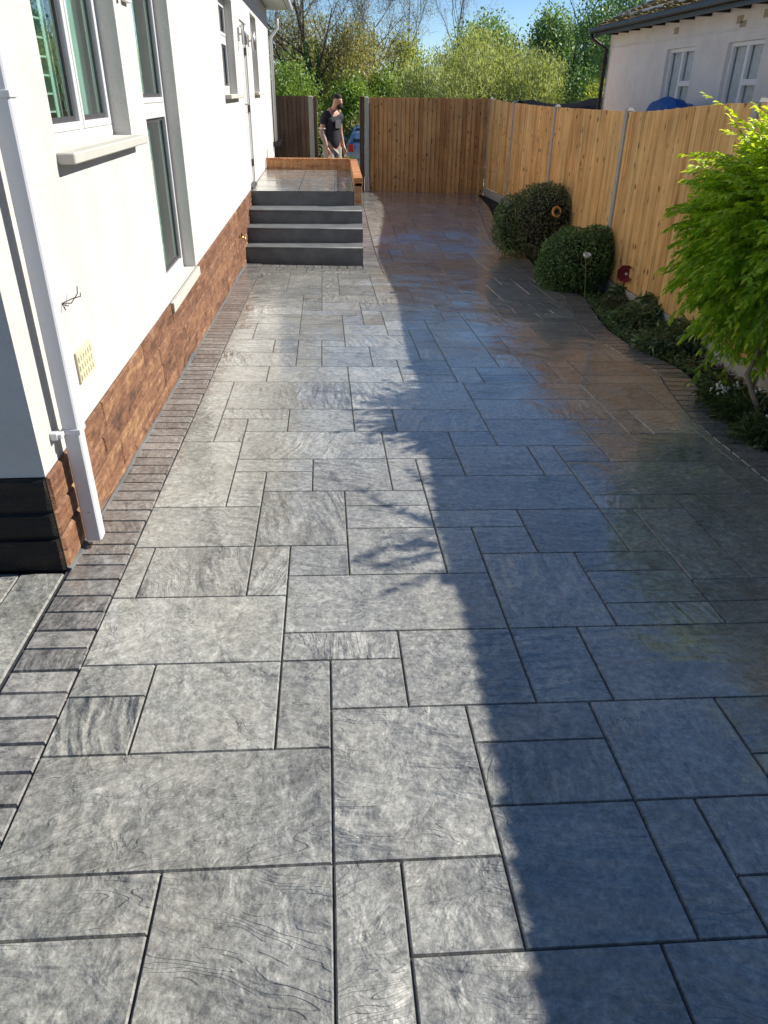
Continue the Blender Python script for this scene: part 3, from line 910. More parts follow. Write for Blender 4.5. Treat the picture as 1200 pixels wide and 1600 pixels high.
# --- small things on the wall
vt = MB()
(yv0, zv0), (yv1, zv1) = hw(117, 555), hw(147, 565)
vy, vz = hw(131, 564); vy -= 0.0
vt.bbox(0.0, vy - 0.115, vz - 0.07, 0.012, vy + 0.115, vz + 0.07, b=0.003)
av = vt.build('air_vent', M['vent'], house)
vs_ = MB()
for i in range(3):
    for j in range(6): vs_.bbox(0.012, vy - 0.105 + j * 0.036, vz - 0.055 + i * 0.04, 0.017, vy - 0.080 + j * 0.036, vz - 0.030 + i * 0.04, b=0.002)
vs_.build('louvre', M['vent'], av)
wy, wz = hw(97, 474)
wr_ = MB()
wr_.tube([(0, wy, wz), (0.03, wy + 0.02, wz - 0.005), (0.05, wy + 0.06, wz + 0.025), (0.045, wy + 0.09, wz + 0.05)], 0.0022, 6)
wr_.tube([(0, wy, wz), (0.035, wy + 0.03, wz + 0.012), (0.055, wy + 0.08, wz + 0.01), (0.05, wy + 0.10, wz + 0.02)], 0.0022, 6)
wr_.tube([(0, wy - 0.005, wz), (0.02, wy - 0.03, wz - 0.02)], 0.0025, 6)
wr_.build('cable_end', M['black'], house)
ty, tz = hw(372, 371)
tp = MB()
tp.tube([(0.0, ty, tz), (0.07, ty, tz)], 0.012, 10); tp.tube([(0.06, ty, tz), (0.085, ty, tz - 0.01), (0.095, ty, tz - 0.06)], 0.011, 10)
tap = tp.build('outdoor_tap', M['brass'], house, True)
tl = MB(); tl.tube([(0.045, ty, tz), (0.045, ty, tz + 0.045)], 0.008, 8); tl.bbox(0.04, ty - 0.03, tz + 0.043, 0.05, ty + 0.03, tz + 0.055, b=0.003)
tl.build('tap_handle', M['black'], tap)
# alarm box / cable high on the wall
ay, az = hw(192, 3)
ab = MB(); ab.bbox(0.0, ay - 0.05, az, 0.03, ay + 0.09, az + 0.14, b=0.004); ab.build('meter_box', M['shutter'], house)
ab = MB(); ab.tube([(0.006, ay - 0.16, az + 0.3), (0.006, ay - 0.16, az - 0.02)], 0.005, 6); ab.build('cable', M['gasket'], house)
# --- square downpipe near the front corner
dp = MB()
x0, x1, y0, y1 = 0.035, 0.100, 0.175, 0.240
zb = gzh(0.06, 0.2) + 0.035
c8 = [(x0, y0, zb + 0.03), (x1, y0, zb - 0.005), (x1, y1, zb - 0.005), (x0, y1, zb + 0.03), (x0, y0, ZT), (x1, y0, ZT), (x1, y1, ZT), (x0, y1, ZT)]
dp.bbox(x0, y0, zb, x1, y1, ZT + 0.05, b=0.006)
dpo = tag(dp.build('downpipe', M['pipe'], house), 'square white downpipe at the near corner')
for zz in (0.44, 1.62):
    br = MB(); br.bbox(x0 - 0.006, y0 - 0.006, zz, x1 + 0.006, y1 + 0.006, zz + 0.022, b=0.002); br.bbox(0.0, y0 - 0.05, zz - 0.004, 0.030, y0 - 0.02, zz + 0.026, b=0.003)
    br.bbox(0.002, y0 - 0.045, zz + 0.002, x0 + 0.01, y0 + 0.0, zz + 0.02, b=0.002)
    br.tube([(0.028, y0 - 0.035, zz + 0.011), (0.037, y0 - 0.035, zz + 0.011)], 0.006, 8)
    br.build('pipe_bracket', M['pipe'], dpo)
sc_ = MB(); sc_.tube([(x1 - 0.03, y0 - 0.007, zb + 0.14), (x1 - 0.03, y0 + 0.002, zb + 0.14)], 0.006, 8); sc_.build('screw', M['chrome'], dpo)
# --- round white downpipe at the far corner
fd = MB()
pa = [hw(432, -5, 0.1), hw(434, 45, 0.1), hw(428, 62, 0.06), hw(438, 120, 0.06), hw(444, 214, 0.06)]
fx = LEN - 0.25
fd.tube([(0.22, fx, 3.05), (0.22, fx, 2.78), (0.07, fx, 2.60), (0.07, fx, 0.58)], 0.034, 12)
fd.build('downpipe', M['pipe'], house, True)
bx_ = MB(); bx_.bbox(0.0, fx - 0.06, 0.55, 0.16, fx + 0.1, 0.65, b=0.01); bx_.bbox(0.1, fx - 0.02, 0.66, 0.2, fx + 0.05, 0.69, b=0.006)
bx_.build('hose_bracket', M['black'], house)
# --- eaves and roof
rf = MB()
rf.bbox(-7.6, -0.5, ZT + 0.02, 0.42, LEN + 0.4, ZT + 0.16, b=0.004, mi=0)
rf.poly([(0.46, -0.55, ZT + 0.165), (0.46, LEN + 0.45, ZT + 0.165), (-3.5, LEN + 0.45, ZT + 2.2), (-3.5, -0.55, ZT + 2.2)], None, 0, 1)
rf.poly([(-7.6, -0.55, ZT + 0.165), (-3.5, -0.55, ZT + 2.2), (-3.5, LEN + 0.45, ZT + 2.2), (-7.6, LEN + 0.45, ZT + 0.165)], None, 0, 1)
roof = rf.build('roof', [M['upvc'], M['bark']], house)
gt = MB(); gt.tube([(0.48, -0.55, ZT + 0.06), (0.48, LEN + 0.45, ZT + 0.06)], 0.06, 10); gt.build('gutter', M['pipe'], roof, True)

# ============================================================ STEPS AND LANDING
steps = empty('entrance_steps', (-0.4, 10.7, gz(-0.4, 10.7)))
tag(steps, 'four grey painted steps up to a landing with brick kerb beside the white house', 'steps')
def WX(y): return HO[0] - (y - HO[1]) * math.tan(HT) + 0.001    # face of the house wall
ysn = [10.70, 11.10, 11.56, 12.12]
ztp = [-0.234, -0.045, 0.131, 0.328]
xr = [0.335, 0.345, 0.350, 0.360]
for k in range(4):
    y0 = ysn[k]; y1 = ysn[k + 1] + 0.01 if k < 3 else 15.62
    zt = ztp[k]; zb_ = (gz(-0.4, y0) - 0.05) if k == 0 else ztp[k - 1] - 0.005
    mb = MB()
    lean = 0.018
    xl = WX(y0) + 0.012
    if k < 3:
        c8 = [(xl, y0, zb_), (xr[k], y0, zb_), (xr[k], y1 + 0.02, zb_), (WX(y1) + 0.012, y1 + 0.02, zb_), (xl, y0, zt), (xr[k], y0, zt), (xr[k], y1 + 0.02, zt), (WX(y1) + 0.012, y1 + 0.02, zt)]
        mb.hexa(c8, 0)
        bo = mb.build('step', M['steps'])
    else:
        c8 = [(xl, y0, -0.6), (0.236, y0, -0.6), (0.236, y1, -0.6), (WX(y1) + 0.012, y1, -0.6), (xl, y0, zt), (0.236, y0, zt), (0.236, y1, zt), (WX(y1) + 0.012, y1, zt)]
        mb.hexa(c8, 0)
        # sealed stamped top, 4 mm proud
        mb.poly([(xl, y0 + 0.004, zt + 0.004), (0.234, y0 + 0.004, zt + 0.004), (0.234, y1, zt + 0.004), (WX(y1) + 0.012, y1, zt + 0.004)], [(3, 3), (4.5, 3), (4.5, 6.5), (3, 6.5)], 0.4, 1)
        for (sx, yy0, yy1) in ((-0.05, 12.2, 15.6), (-0.6, 12.2, 15.6)):
            mb.poly([(sx, yy0, zt + 0.0055), (sx + 0.01, yy0, zt + 0.0055), (sx + 0.01, yy1, zt + 0.0055), (sx, yy1, zt + 0.0055)], None, 0, 2)
        for yy0 in (12.7, 13.6, 14.5):
            mb.poly([(xl - 0.04, yy0, zt + 0.0058), (0.234, yy0, zt + 0.0058), (0.234, yy0 + 0.012, zt + 0.0058), (xl - 0.04, yy0 + 0.012, zt + 0.0058)], None, 0, 2)
        bo = mb.build('landing', [M['steps'], M['paving'], M['joint']])
    adopt(bo, steps)
    if k < 3:                                       # rounded nosing lip
        nz = MB(); nz.tube([(xl + 0.004, y0 + 0.008, zt - 0.006), (xr[k] - 0.004, y0 + 0.008, zt - 0.006)], 0.0145, 10)
        adopt(nz.build('nosing', M['steps'], None, True), steps)
kb = MB()
# long side kerb: solder-course bricks laid across, plus the front stack and the back run
y = 12.12
while y < 15.6:
    kb.bbox(0.240, y + 0.002, 0.40, 0.372, min(y + 0.072, 15.75), 0.518, b=0.004, r=random.random()); y += 0.076
zz = -0.52
while zz < 0.39:
    yy = 12.12; off = 0
    while yy < 15.7:
        kb.bbox(0.258, yy + 0.002, zz + 0.002, 0.366, min(yy + 0.213, 15.7), zz + 0.067, b=0.004, r=random.random()); yy += 0.225
    zz += 0.075
kb.box(0.243, 12.125, -0.5, 0.362, 15.69, 0.512, 0, 1)
x = WX(15.6) + 0.015
while x < 0.236:
    kb.bbox(x + 0.003, 15.62, 0.29, min(x + 0.070, 0.238), 15.745, 0.528, b=0.004, r=random.random()); x += 0.076
kb.box(WX(15.6) + 0.02, 15.625, -0.5, 0.24, 15.735, 0.52, 0, 1)
adopt(kb.build('brick_kerb', [M['brick'], M['mortar']]), steps)

# ============================================================ FENCES
def closeboard(mb, A, B, zb_, zt, out, bw=0.100, thick=0.025):
    """vertical feather-edge boards from A to B (xy); out = unit vector towards the viewer side"""
    A = Vector(A); B = Vector(B); L = (B - A).length; n = max(2, int(round(L / bw))); e = (B - A) / L
    for k in range(n):
        r = random.random(); a0 = A + e * (L * k / n); a1 = A + e * (L * (k + 1) / n + 0.012)
        if k == n - 1: a1 = B
        o0, o1 = 0.004, thick
        zb0 = zb_(a0) if callable(zb_) else zb_; ztt = (zt(a0) if callable(zt) else zt) + random.uniform(-0.004, 0.004)
        f = lambda p, o: (p.x + out[0] * o, p.y + out[1] * o)
        q0, q1 = f(a0, o0), f(a1, o1); i0, i1 = f(a0, -0.008), f(a1, -0.004)
        c = [(*i0, zb0), (*i1, zb0), (*q1, zb0), (*q0, zb0), (*i0, ztt), (*i1, ztt), (*q1, ztt), (*q0, ztt)]
        # orientation fix
        nrm = (Vector(c[1]) - Vector(c[0])).cross(Vector(c[3]) - Vector(c[0]))
        if nrm.z < 0: c = [c[3], c[2], c[1], c[0], c[7], c[6], c[5], c[4]]
        ou = r * 53
        w_ = (a1 - a0).length
        for q, (uu) in (((0, 3, 2, 1), 0), ((4, 5, 6, 7), 0), ((0, 1, 5, 4), 1), ((1, 2, 6, 5), 1), ((2, 3, 7, 6), 1), ((3, 0, 4, 7), 1)):
            if uu: uv = [(ou, zb0 + r * 9), (ou + w_, zb0 + r * 9), (ou + w_, ztt + r * 9), (ou, ztt + r * 9)]
            else: uv = [(ou, 0)] * 4
            mb.poly([c[i] for i in q], uv, r)
def rails(mb, A, B, zs_, out, y_=0.05):
    A = Vector(A); B = Vector(B); e = (B - A).normalized()
    for z in zs_:
        p = lambda q, o, zz: (q.x - out[0] * o, q.y - out[1] * o, zz)
        c = [p(A, 0.010, z), p(B, 0.010, z), p(B, 0.055, z), p(A, 0.055, z), p(A, 0.010, z + 0.075), p(B, 0.010, z + 0.075), p(B, 0.055, z + 0.075), p(A, 0.055, z + 0.075)]
        mb.hexa(c, 0.3)
def post(px, py, zb_, zt, w_=0.10, d_=0.085, rz=0.0, lean=0.0):
    mb = MB(); c, s_ = math.cos(rz), math.sin(rz)
    tf = lambda p: (px + p[0] * c - p[1] * s_ + lean * (p[2] - zb_), py + p[0] * s_ + p[1] * c, p[2])
    mb.bbox(-d_ / 2, -w_ / 2, zb_, d_ / 2, w_ / 2, zt - 0.03, b=0.006, tf=tf)
    c8 = [(-d_ / 2, -w_ / 2, zt - 0.03), (d_ / 2, -w_ / 2, zt - 0.03), (d_ / 2, w_ / 2, zt - 0.03), (-d_ / 2, w_ / 2, zt - 0.03), (-d_ / 4, -w_ / 4, zt), (d_ / 4, -w_ / 4, zt), (d_ / 4, w_ / 4, zt), (-d_ / 4, w_ / 4, zt)]
    mb.hexa([tf(p) for p in c8], 0)
    return mb
FX = lambda y: 3.2 + 0.030 * (y - 6.17)
fence = empty('garden_fence', (3.2, 6.17, gz(3.2, 6.17)))
tag(fence, 'long new light timber closeboard fence with concrete posts along the right border', 'fence')
py = [-6.2, -3.1, 0.0, 3.09, 6.20, 9.28, 12.78, 16.35, 19.42]
ptop = [2.1, 2.03, 1.90, 1.77, 1.62, 1.50, 1.485, 1.50, 1.54]
for k, y in enumerate(py):
    x = FX(y)
    adopt(post(x, y, gz(x, y) - 0.3, ptop[k] + 0.02, rz=-0.03).build('post', M['concrete']), fence)
for k in range(len(py) - 1):
    ya, yb = py[k] + 0.055, py[k + 1] - 0.055
    A = (FX(ya), ya, 0); B = (FX(yb), yb, 0)
    A2, B2 = Vector(A[:2]).to_3d(), Vector(B[:2]).to_3d()
    ztf = lambda p, k=k: ptop[k] + (ptop[k + 1] - ptop[k]) * sm((p.y - py[k]) / (py[k + 1] - py[k])) - 0.02
    zbf = lambda p: gz(p.x, p.y) + 0.145
    mb = MB(); closeboard(mb, A2, B2, zbf, ztf, (-1, 0))
    adopt(mb.build('panel', M['fence_wood']), fence)
    mb = MB()
    z0 = gz(*A[:2]); z1 = gz(*B[:2])
    for hh in (0.32, 0.95, 1.6):
        c = [(A[0] + 0.01, ya, z0 + hh), (A[0] + 0.055, ya, z0 + hh), (B[0] + 0.055, yb, z1 + hh), (B[0] + 0.01, yb, z1 + hh)]
        mb.hexa(c + [(p[0], p[1], p[2] + 0.075) for p in c], 0.3)
    adopt(mb.build('rail', M['fence_wood']), fence)
    mb = MB()
    c = [(A[0] - 0.022, ya, z0 - 0.03), (A[0] + 0.025, ya, z0 - 0.03), (B[0] + 0.025, yb, z1 - 0.03), (B[0] - 0.022, yb, z1 - 0.03)]
    mb.hexa(c + [(p[0], p[1], p[2] + 0.17) for p in c], 0.3)
    adopt(mb.build('gravel_board', M['concrete']), fence)
EY = 19.5
efence = empty('end_fence', (2.1, EY, gz(2.1, EY)))
tag(efence, 'brown timber closeboard fence across the far end of the driveway', 'fence')
exl, exr = at_y(570, 200, EY).x, FX(EY) - 0.05
mb = MB(); zt_l = at_y(577, 152, EY).z; zt_r = at_y(768, 154, EY).z
ztf = lambda p: zt_l + (zt_r - zt_l) * (p.x - exl) / (exr - exl)
closeboard(mb, (exl + 0.10, EY, 0), (exr, EY, 0), lambda p: gz(p.x, EY) - 0.06, ztf, (0, -1), 0.105)
adopt(mb.build('panel', M['end_wood']), efence)
mb = MB()
for hh in (0.3, 0.95, 1.6): mb.box(exl + 0.1, EY + 0.01, gz(2, EY) + hh, exr, EY + 0.06, gz(2, EY) + hh + 0.08, 0.4)
adopt(mb.build('rail', M['end_wood']), efence)
adopt(post(exl + 0.045, EY - 0.01, gz(exl, EY) - 0.2, zt_l + 0.02, 0.10, 0.10).build('post', M['concrete']), efence)
mb = MB(); mb.bbox(exl - 0.12, EY - 0.05, gz(exl, EY) - 0.1, exl - 0.015, EY + 0.05, zt_l + 0.015, b=0.006)
adopt(tag(mb.build('gate_post', M['dark_wood']), 'dark timber gate post'), efence)
lfence = empty('side_fence', (-0.9, EY, gz(-0.9, EY)))
tag(lfence, 'short dark weathered timber fence between the house corner and the open gateway', 'fence')
lx0, lx1 = at_y(436, 200, EY).x - 0.4, at_y(483, 200, EY).x
mb = MB(); zl = at_y(460, 150, EY).z
closeboard(mb, (lx0, EY, 0), (lx1, EY, 0), lambda p: gz(p.x, EY) - 0.06, lambda p: zl, (0, -1), 0.10)
adopt(mb.build('panel', M['dark_wood']), lfence)
adopt(post(lx1 + 0.06, EY - 0.01, gz(lx1, EY) - 0.2, at_y(487, 149, EY).z, 0.10, 0.11).build('post', M['concrete']), lfence)
mb = MB(); mb.bbox(lx1 + 0.12, EY - 0.05, gz(lx1, EY) - 0.1, lx1 + 0.20, EY + 0.05, zl - 0.01, b=0.006)
adopt(tag(mb.build('gate_post', M['dark_wood']), 'dark timber gate post'), lfence)

# ============================================================ NEIGHBOUR'S HOUSE
NXP = 5.8
nb = empty('bungalow', (NXP, 18.15, gz(6, 18)))
tag(sheet('bounce_sheet', 3.75, 5.79, -6, 19.4, 4, 20, lambda x, y: gz(x, y) - 0.02, M['bounce_slab']), kind='structure')  # unseen pale ground, added to bounce light onto the bungalow wall
tag(nb, 'white neighbouring bungalow with mossy tiled roof and black gutter behind the right fence', 'house')
M['shade_wall'] = mat_render('shade_lifted_render', 1.5)  # same render, its colour raised to make up for the shade here
M['moss_tile'] = simple('mossy_tile', (0.20, 0.13, 0.06), 0.95, var=0.6, vs=9, bump=1.0, bs=14, bd=0.04)
M['moss'] = simple('moss', (0.19, 0.15, 0.05), 0.95, var=0.5, vs=25, bump=1.0, bs=40, bd=0.02)
M['mortar_patch'] = simple('old_mortar', (0.42, 0.36, 0.26), 0.95, var=0.2, vs=20)
gn = lambda: gz(6, 15) - 0.5
NB0, NB1 = 2.0, 18.15
def npt(u, v): 
    d = ray(u, v); t = NXP / d[0]
    return d[1] * t, CAM_H + d[2] * t
w1a, w1z = npt(1043, 78); w1b, _ = npt(1087, 73); w2a, w2z = npt(1138, 70); w2b, _ = npt(1195, 64)
nops = [(min(w2a, w2b), max(w2a, w2b), 0.95, 2.33), (min(w1a, w1b), max(w1a, w1b), 0.95, 2.34), (6.2, 7.6, 0.95, 2.33)]
print('neighbour windows', nops)
ZE = 2.70
mb = MB(); ys = sorted({NB0, NB1} | {o[0] for o in nops} | {o[1] for o in nops}); zs = sorted({-1.6, ZE + 0.35, 0.95, 2.33, 2.34})
for a, b in zip(ys[:-1], ys[1:]):
    for c, d in zip(zs[:-1], zs[1:]):
        ym, zm = (a + b) / 2, (c + d) / 2
        if any(o[0] < ym < o[1] and o[2] < zm < o[3] for o in nops): continue
        mb.poly([(NXP, a, c), (NXP, a, d), (NXP, b, d), (NXP, b, c)])
for (a, b, c, d) in nops:
    D = NXP + 0.13
    mb.poly([(NXP, a, c), (NXP, b, c), (D, b, c), (D, a, c)]); mb.poly([(NXP, a, d), (D, a, d), (D, b, d), (NXP, b, d)])
    mb.poly([(NXP, a, c), (D, a, c), (D, a, d), (NXP, a, d)]); mb.poly([(NXP, b, c), (NXP, b, d), (D, b, d), (D, b, c)])
mb.poly([(NXP, NB1, -1.6), (NXP, NB1, ZE + 0.35), (12.2, NB1, ZE + 0.35), (12.2, NB1, -1.6)])
mb.poly([(NXP, NB0, -1.6), (12.2, NB0, -1.6), (12.2, NB0, ZE + 0.35), (NXP, NB0, ZE + 0.35)])
mb.poly([(NXP, NB1, ZE + 0.35), (12.2, NB1, ZE + 0.35), (9.0, NB1, ZE + 1.7)])
mb.poly([(NXP + 0.5, NB0 + 0.1, -1.6), (NXP + 0.5, NB1 - 0.1, -1.6), (NXP + 0.5, NB1 - 0.1, ZE), (NXP + 0.5, NB0 + 0.1, ZE)], None, 0, 1)
adopt(mb.build('wall', [M['shade_wall'], M['inner']]), nb)
mb = MB(); mb.bbox(NXP - 0.018, NB0, 2.47, NXP, NB1 + 0.004, 2.50, b=0.004); adopt(mb.build('string_course', M['shade_wall']), nb)
for (a, b, c, d) in nops:
    fr = MB(); x0, x1 = NXP + 0.06, NXP + 0.115; f = 0.055; ym = a + (b - a) * 0.52
    fr.bbox(x0, a, d - f, x1, b, d, b=0.004); fr.bbox(x0, a, c, x1, b, c + f, b=0.004); fr.bbox(x0, a, c + f, x1, a + f, d - f, b=0.004); fr.bbox(x0, b - f, c + f, x1, b, d - f, b=0.004)
    fr.bbox(x0, ym - 0.04, c + f, x1, ym + 0.04, d - f, b=0.004)
    fr.bbox(x0, a + f, 1.78, x1, ym - 0.04, 1.86, b=0.004)
    wf = adopt(fr.build('window_frame', M['lifted_upvc']), nb)
    for (p, q, r_, s_) in ((a + f, ym - 0.04, c + f, 1.78), (a + f, ym - 0.04, 1.86, d - f), (ym + 0.04, b - f, c + f, d - f)):
        gl = MB(); gl.poly([(x0 + 0.03, p, r_), (x0 + 0.03, p, s_), (x0 + 0.03, q, s_), (x0 + 0.03, q, r_)])
        o = gl.build('glass', M['dim_glass']); o.parent = wf; o.matrix_parent_inverse = Matrix.Translation(-Vector(nb.location))
    cu = MB()
    n_ = 26
    for k in range(n_):
        ya = a + (b - a) * k / n_; yb = a + (b - a) * (k + 1) / n_
        cu.poly([(NXP + 0.13 + 0.02 * (k % 2), ya, c), (NXP + 0.13 + 0.02 * (k % 2), ya, d), (NXP + 0.13 + 0.02 * ((k + 1) % 2), yb, d), (NXP + 0.13 + 0.02 * ((k + 1) % 2), yb, c)])
    adopt(cu.build('curtain', M['bright_curtain']), nb)
    sl = MB(); sl.bbox(NXP - 0.05, a - 0.04, c - 0.05, NXP + 0.12, b + 0.04, c - 0.002, b=0.005); adopt(sl.build('sill', M['shade_wall']), nb)
for yy, zz in ((npt(1058, 45)[0], 2.60), (npt(1155, 40)[0], 2.60), (npt(1160, 45)[0], 2.53), (npt(1198, 30)[0], 2.62)):
    mb = MB(); mb.bbox(NXP - 0.006, yy - 0.09, zz - 0.05, NXP + 0.01, yy + 0.10, zz + 0.05, b=0.003)
    adopt(tag(mb.build('wall_patch', M['mortar_patch']), 'bare patch of old mortar'), nb)
y = NB0 + 0.2
while y < NB1:
    mb = MB(); mb.bbox(NXP - 0.30, y, ZE + 0.01, NXP - 0.001, y + 0.05, ZE + 0.09, b=0.004); adopt(mb.build('rafter_end', M['black']), nb); y += 0.62
# tiled roof in lifted courses with moss
mb = MB(); sl_ = 0.42; n_ = 14
for k in range(n_):
    xa = NXP - 0.36 + k * 0.26; xb = xa + 0.28
    za = ZE + 0.13 + (xa - NXP + 0.36) * sl_; zb_ = za + 0.28 * sl_
    y = NB0 - 0.3
    while y < NB1 - 0.05:
        l = 0.25; dz = random.uniform(0, 0.014)
        mb.hexa([(xa, y, za + 0.012 + dz), (xb, y, zb_ - 0.012), (xb, y + l - 0.004, zb_ - 0.012), (xa, y + l - 0.004, za + 0.012 + dz),
                 (xa, y, za + 0.034 + dz), (xb, y, zb_ + 0.012), (xb, y + l - 0.004, zb_ + 0.012), (xa, y + l - 0.004, za + 0.034 + dz)], random.random())
        y += l
roof = adopt(mb.build('roof', M['moss_tile']), nb)
mb = MB(); mb.poly([(NXP - 0.34, NB0 - 0.2, ZE + 0.12), (NXP - 0.34, NB1 + 0.08, ZE + 0.12), (NXP + 3.2, NB1 + 0.08, ZE + 0.12 + 3.54 * sl_), (NXP + 3.2, NB0 - 0.2, ZE + 0.12 + 3.54 * sl_)])
mb.poly([(NXP + 3.2, NB0 - 0.2, ZE + 0.12 + 3.54 * sl_), (NXP + 3.2, NB1 + 0.08, ZE + 0.12 + 3.54 * sl_), (NXP + 6.8, NB1 + 0.08, ZE + 0.1), (NXP + 6.8, NB0 - 0.2, ZE + 0.1)])
adopt(mb.build('roof_deck', M['moss_tile']), nb)
mb = MB()
for k in range(420):
    y = random.uniform(NB0, NB1 + 0.2); x = NXP - 0.34 + abs(random.gauss(0, 0.5)); z = ZE + 0.17 + (x - NXP + 0.36) * sl_
    s_ = random.uniform(0.02, 0.06); mb.ball((x, y, z), s_ * 1.2, s_ * 1.4, s_ * 0.6, 7, 5, 0.3)
o = mb.build('moss', M['moss'], None, True); tag(o, kind='stuff'); o.parent = nb; o.matrix_parent_inverse = Matrix.Translation(-Vector(nb.location))
mb = MB(); mb.bbox(NXP - 0.46, NB0 - 0.3, ZE + 0.065, NXP - 0.345, NB1 + 0.12, ZE + 0.135, b=0.015); mb.bbox(NXP - 0.35, NB0 - 0.25, ZE + 0.0, NXP - 0.31, NB1 + 0.10, ZE + 0.14, b=0.004)
adopt(mb.build('gutter', M['black']), nb)
mb = MB(); mb.tube([(NXP - 0.41, NB1 + 0.02, ZE + 0.05), (NXP - 0.41, NB1 + 0.02, ZE - 0.03), (NXP - 0.08, NB1 - 0.03, ZE - 0.22), (NXP - 0.08, NB1 - 0.03, -1.4)], 0.042, 10)
for zz in (2.2, 1.3): mb.tube([(NXP - 0.08, NB1 - 0.03, zz), (NXP - 0.08, NB1 - 0.03, zz + 0.05)], 0.052, 10)
adopt(mb.build('downpipe', M['black'], None, True), nb)

# netting and blue cover seen over the fence
M['netting'] = simple('black_netting', (0.006, 0.007, 0.012), 1.0, spec=0.05, bump=0.6, bs=40, bd=0.02)
M['blue_cover'] = simple('blue_cover', (0.02, 0.10, 0.36), 0.55, var=0.3, vs=6, bump=0.5, bs=10, bd=0.03)
def lumpy_cover(name, mat, pts, y0, y1, depth, label, cat):
    """a draped cover: ridge line pts (x,z) swept in y"""
    mb = MB(); n = len(pts)
    R_ = []
    for j in range(9):
        fj = j / 8; y = y0 + (y1 - y0) * fj
        k = math.sin(math.pi * fj) ** 0.5 if 0 < fj < 1 else 0
        R_.append([(p[0], y + 0.08 * math.sin(i * 1.7), p[1] - depth * (1 - k) + 0.015 * math.sin(i * 2.3 + j)) for i, p in enumerate(pts)])
    for j in range(8):
        for i in range(n - 1): mb.poly([R_[j][i], R_[j][i + 1], R_[j + 1][i + 1], R_[j + 1][i]])
    for row in (R_[0], R_[-1]):
        for i in range(n - 1): mb.poly([(row[i][0], row[i][1], -1.3), (row[i + 1][0], row[i + 1][1], -1.3), row[i + 1], row[i]])
    for s_ in (0, n - 1):
        for j in range(8): mb.poly([(R_[j][s_][0], R_[j][s_][1], -1.3), (R_[j + 1][s_][0], R_[j + 1][s_][1], -1.3), R_[j + 1][s_], R_[j][s_]])
    return tag(mb.build(name, mat, None, True), label, cat)
Yn = 21.5
pts = [at_y(u, v, Yn) for u, v in [(815, 168), (828, 158), (845, 157), (865, 161), (885, 164), (905, 163), (925, 160), (945, 155), (965, 152)]]
lumpy_cover('netting_cover', M['netting'], [(p.x, p.z) for p in pts], Yn - 0.1, Yn + 2.2, 0.25, 'black netting cover sagging behind the fence beside the bungalow', 'cover')
pts = [at_y(u, v, 12.9) for u, v in [(1028, 178), (1036, 160), (1044, 153), (1056, 155), (1068, 161), (1080, 164), (1092, 178)]]
lumpy_cover('garden_cover', M['blue_cover'], [(p.x, p.z + 0.01) for p in pts], 12.5, 13.5, 0.12, 'blue plastic cover poking above the fence under the bungalow window', 'cover')

# ============================================================ TREES
M['willow'] = mat_leaf('willow_leaf', [(0.22, 0.26, 0.1), (0.36, 0.41, 0.16), (0.52, 0.56, 0.26)], 0.35, 0.5, 0.3, 0.8)
M['willow2'] = mat_leaf('dry_green_leaf', [(0.22, 0.2, 0.08), (0.38, 0.36, 0.14), (0.54, 0.5, 0.23)], 0.35, 0.55, 0.3, 0.6)
M['poplar'] = mat_leaf('poplar_leaf', [(0.12, 0.2, 0.08), (0.2, 0.32, 0.12), (0.33, 0.46, 0.2)], 0.3, 0.45, 0.4, 0.7)
M['darkleaf'] = mat_leaf('dark_leaf', [(0.055, 0.11, 0.035), (0.1, 0.19, 0.06), (0.18, 0.29, 0.1)], 0.25, 0.45, 0.4, 0.8)
M['yellowleaf'] = mat_leaf('spring_leaf', [(0.192, 0.24, 0.036), (0.324, 0.372, 0.054), (0.456, 0.48, 0.096)], 0.4, 0.5, 0.3, 1.2)
M['hedge'] = mat_leaf('hedge_leaf', [(0.09, 0.16, 0.035), (0.19, 0.3, 0.06), (0.34, 0.46, 0.1)], 0.3, 0.45, 0.4, 1.5)
def limbs(mb, base, h, r0, n, spread, seed, lean=(0, 0), levels=3, up=0.35, tips=None, start=0.25):
    r_ = random.Random(seed)
    def grow(p, d, L, r, lev):
        k = 5; pts = [p]; rr = [r]; q = Vector(p); dd = Vector(d)
        for i in range(k):
            dd = (dd + Vector((r_.gauss(0, .13), r_.gauss(0, .13), up * 0.18 if lev else 0.02))).normalized()
            q = q + dd * (L / k); pts.append(q.copy()); rr.append(r * (1 - 0.72 * (i + 1) / k))
        mb.tube(pts, rr, 8 if lev == 0 else (6 if lev == 1 else 4), cap=False)
        if tips is not None and lev >= 1:
            for pt in pts[2:]: tips.append(pt.copy())
        if lev < levels:
            nb_ = n if lev == 0 else max(3, n - 3 * lev)
            for j in range(nb_):
                f = start + (1 - start) * (j + r_.random()) / nb_ if lev == 0 else 0.25 + 0.75 * (j + r_.random()) / nb_
                i = min(k - 1, int(f * k)); pp = pts[i].lerp(pts[i + 1], f * k - i if f * k - i < 1 else 1)
                a = r_.uniform(0, 2 * math.pi); t_ = (pts[i + 1] - pts[i]).normalized()
                s_ = t_.orthogonal().normalized(); s_.rotate(Matrix.Rotation(a, 3, t_))
                nd = (t_ * (1 - spread) + s_ * spread + Vector((0, 0, up * 0.4))).normalized()
                grow(pp, nd, L * r_.uniform(0.42, 0.62) * (1 - 0.25 * f if lev == 0 else 1), rr[i] * 0.5, lev + 1)
    grow(Vector(base), Vector((lean[0], lean[1], 1)).normalized(), h, r0, 0)
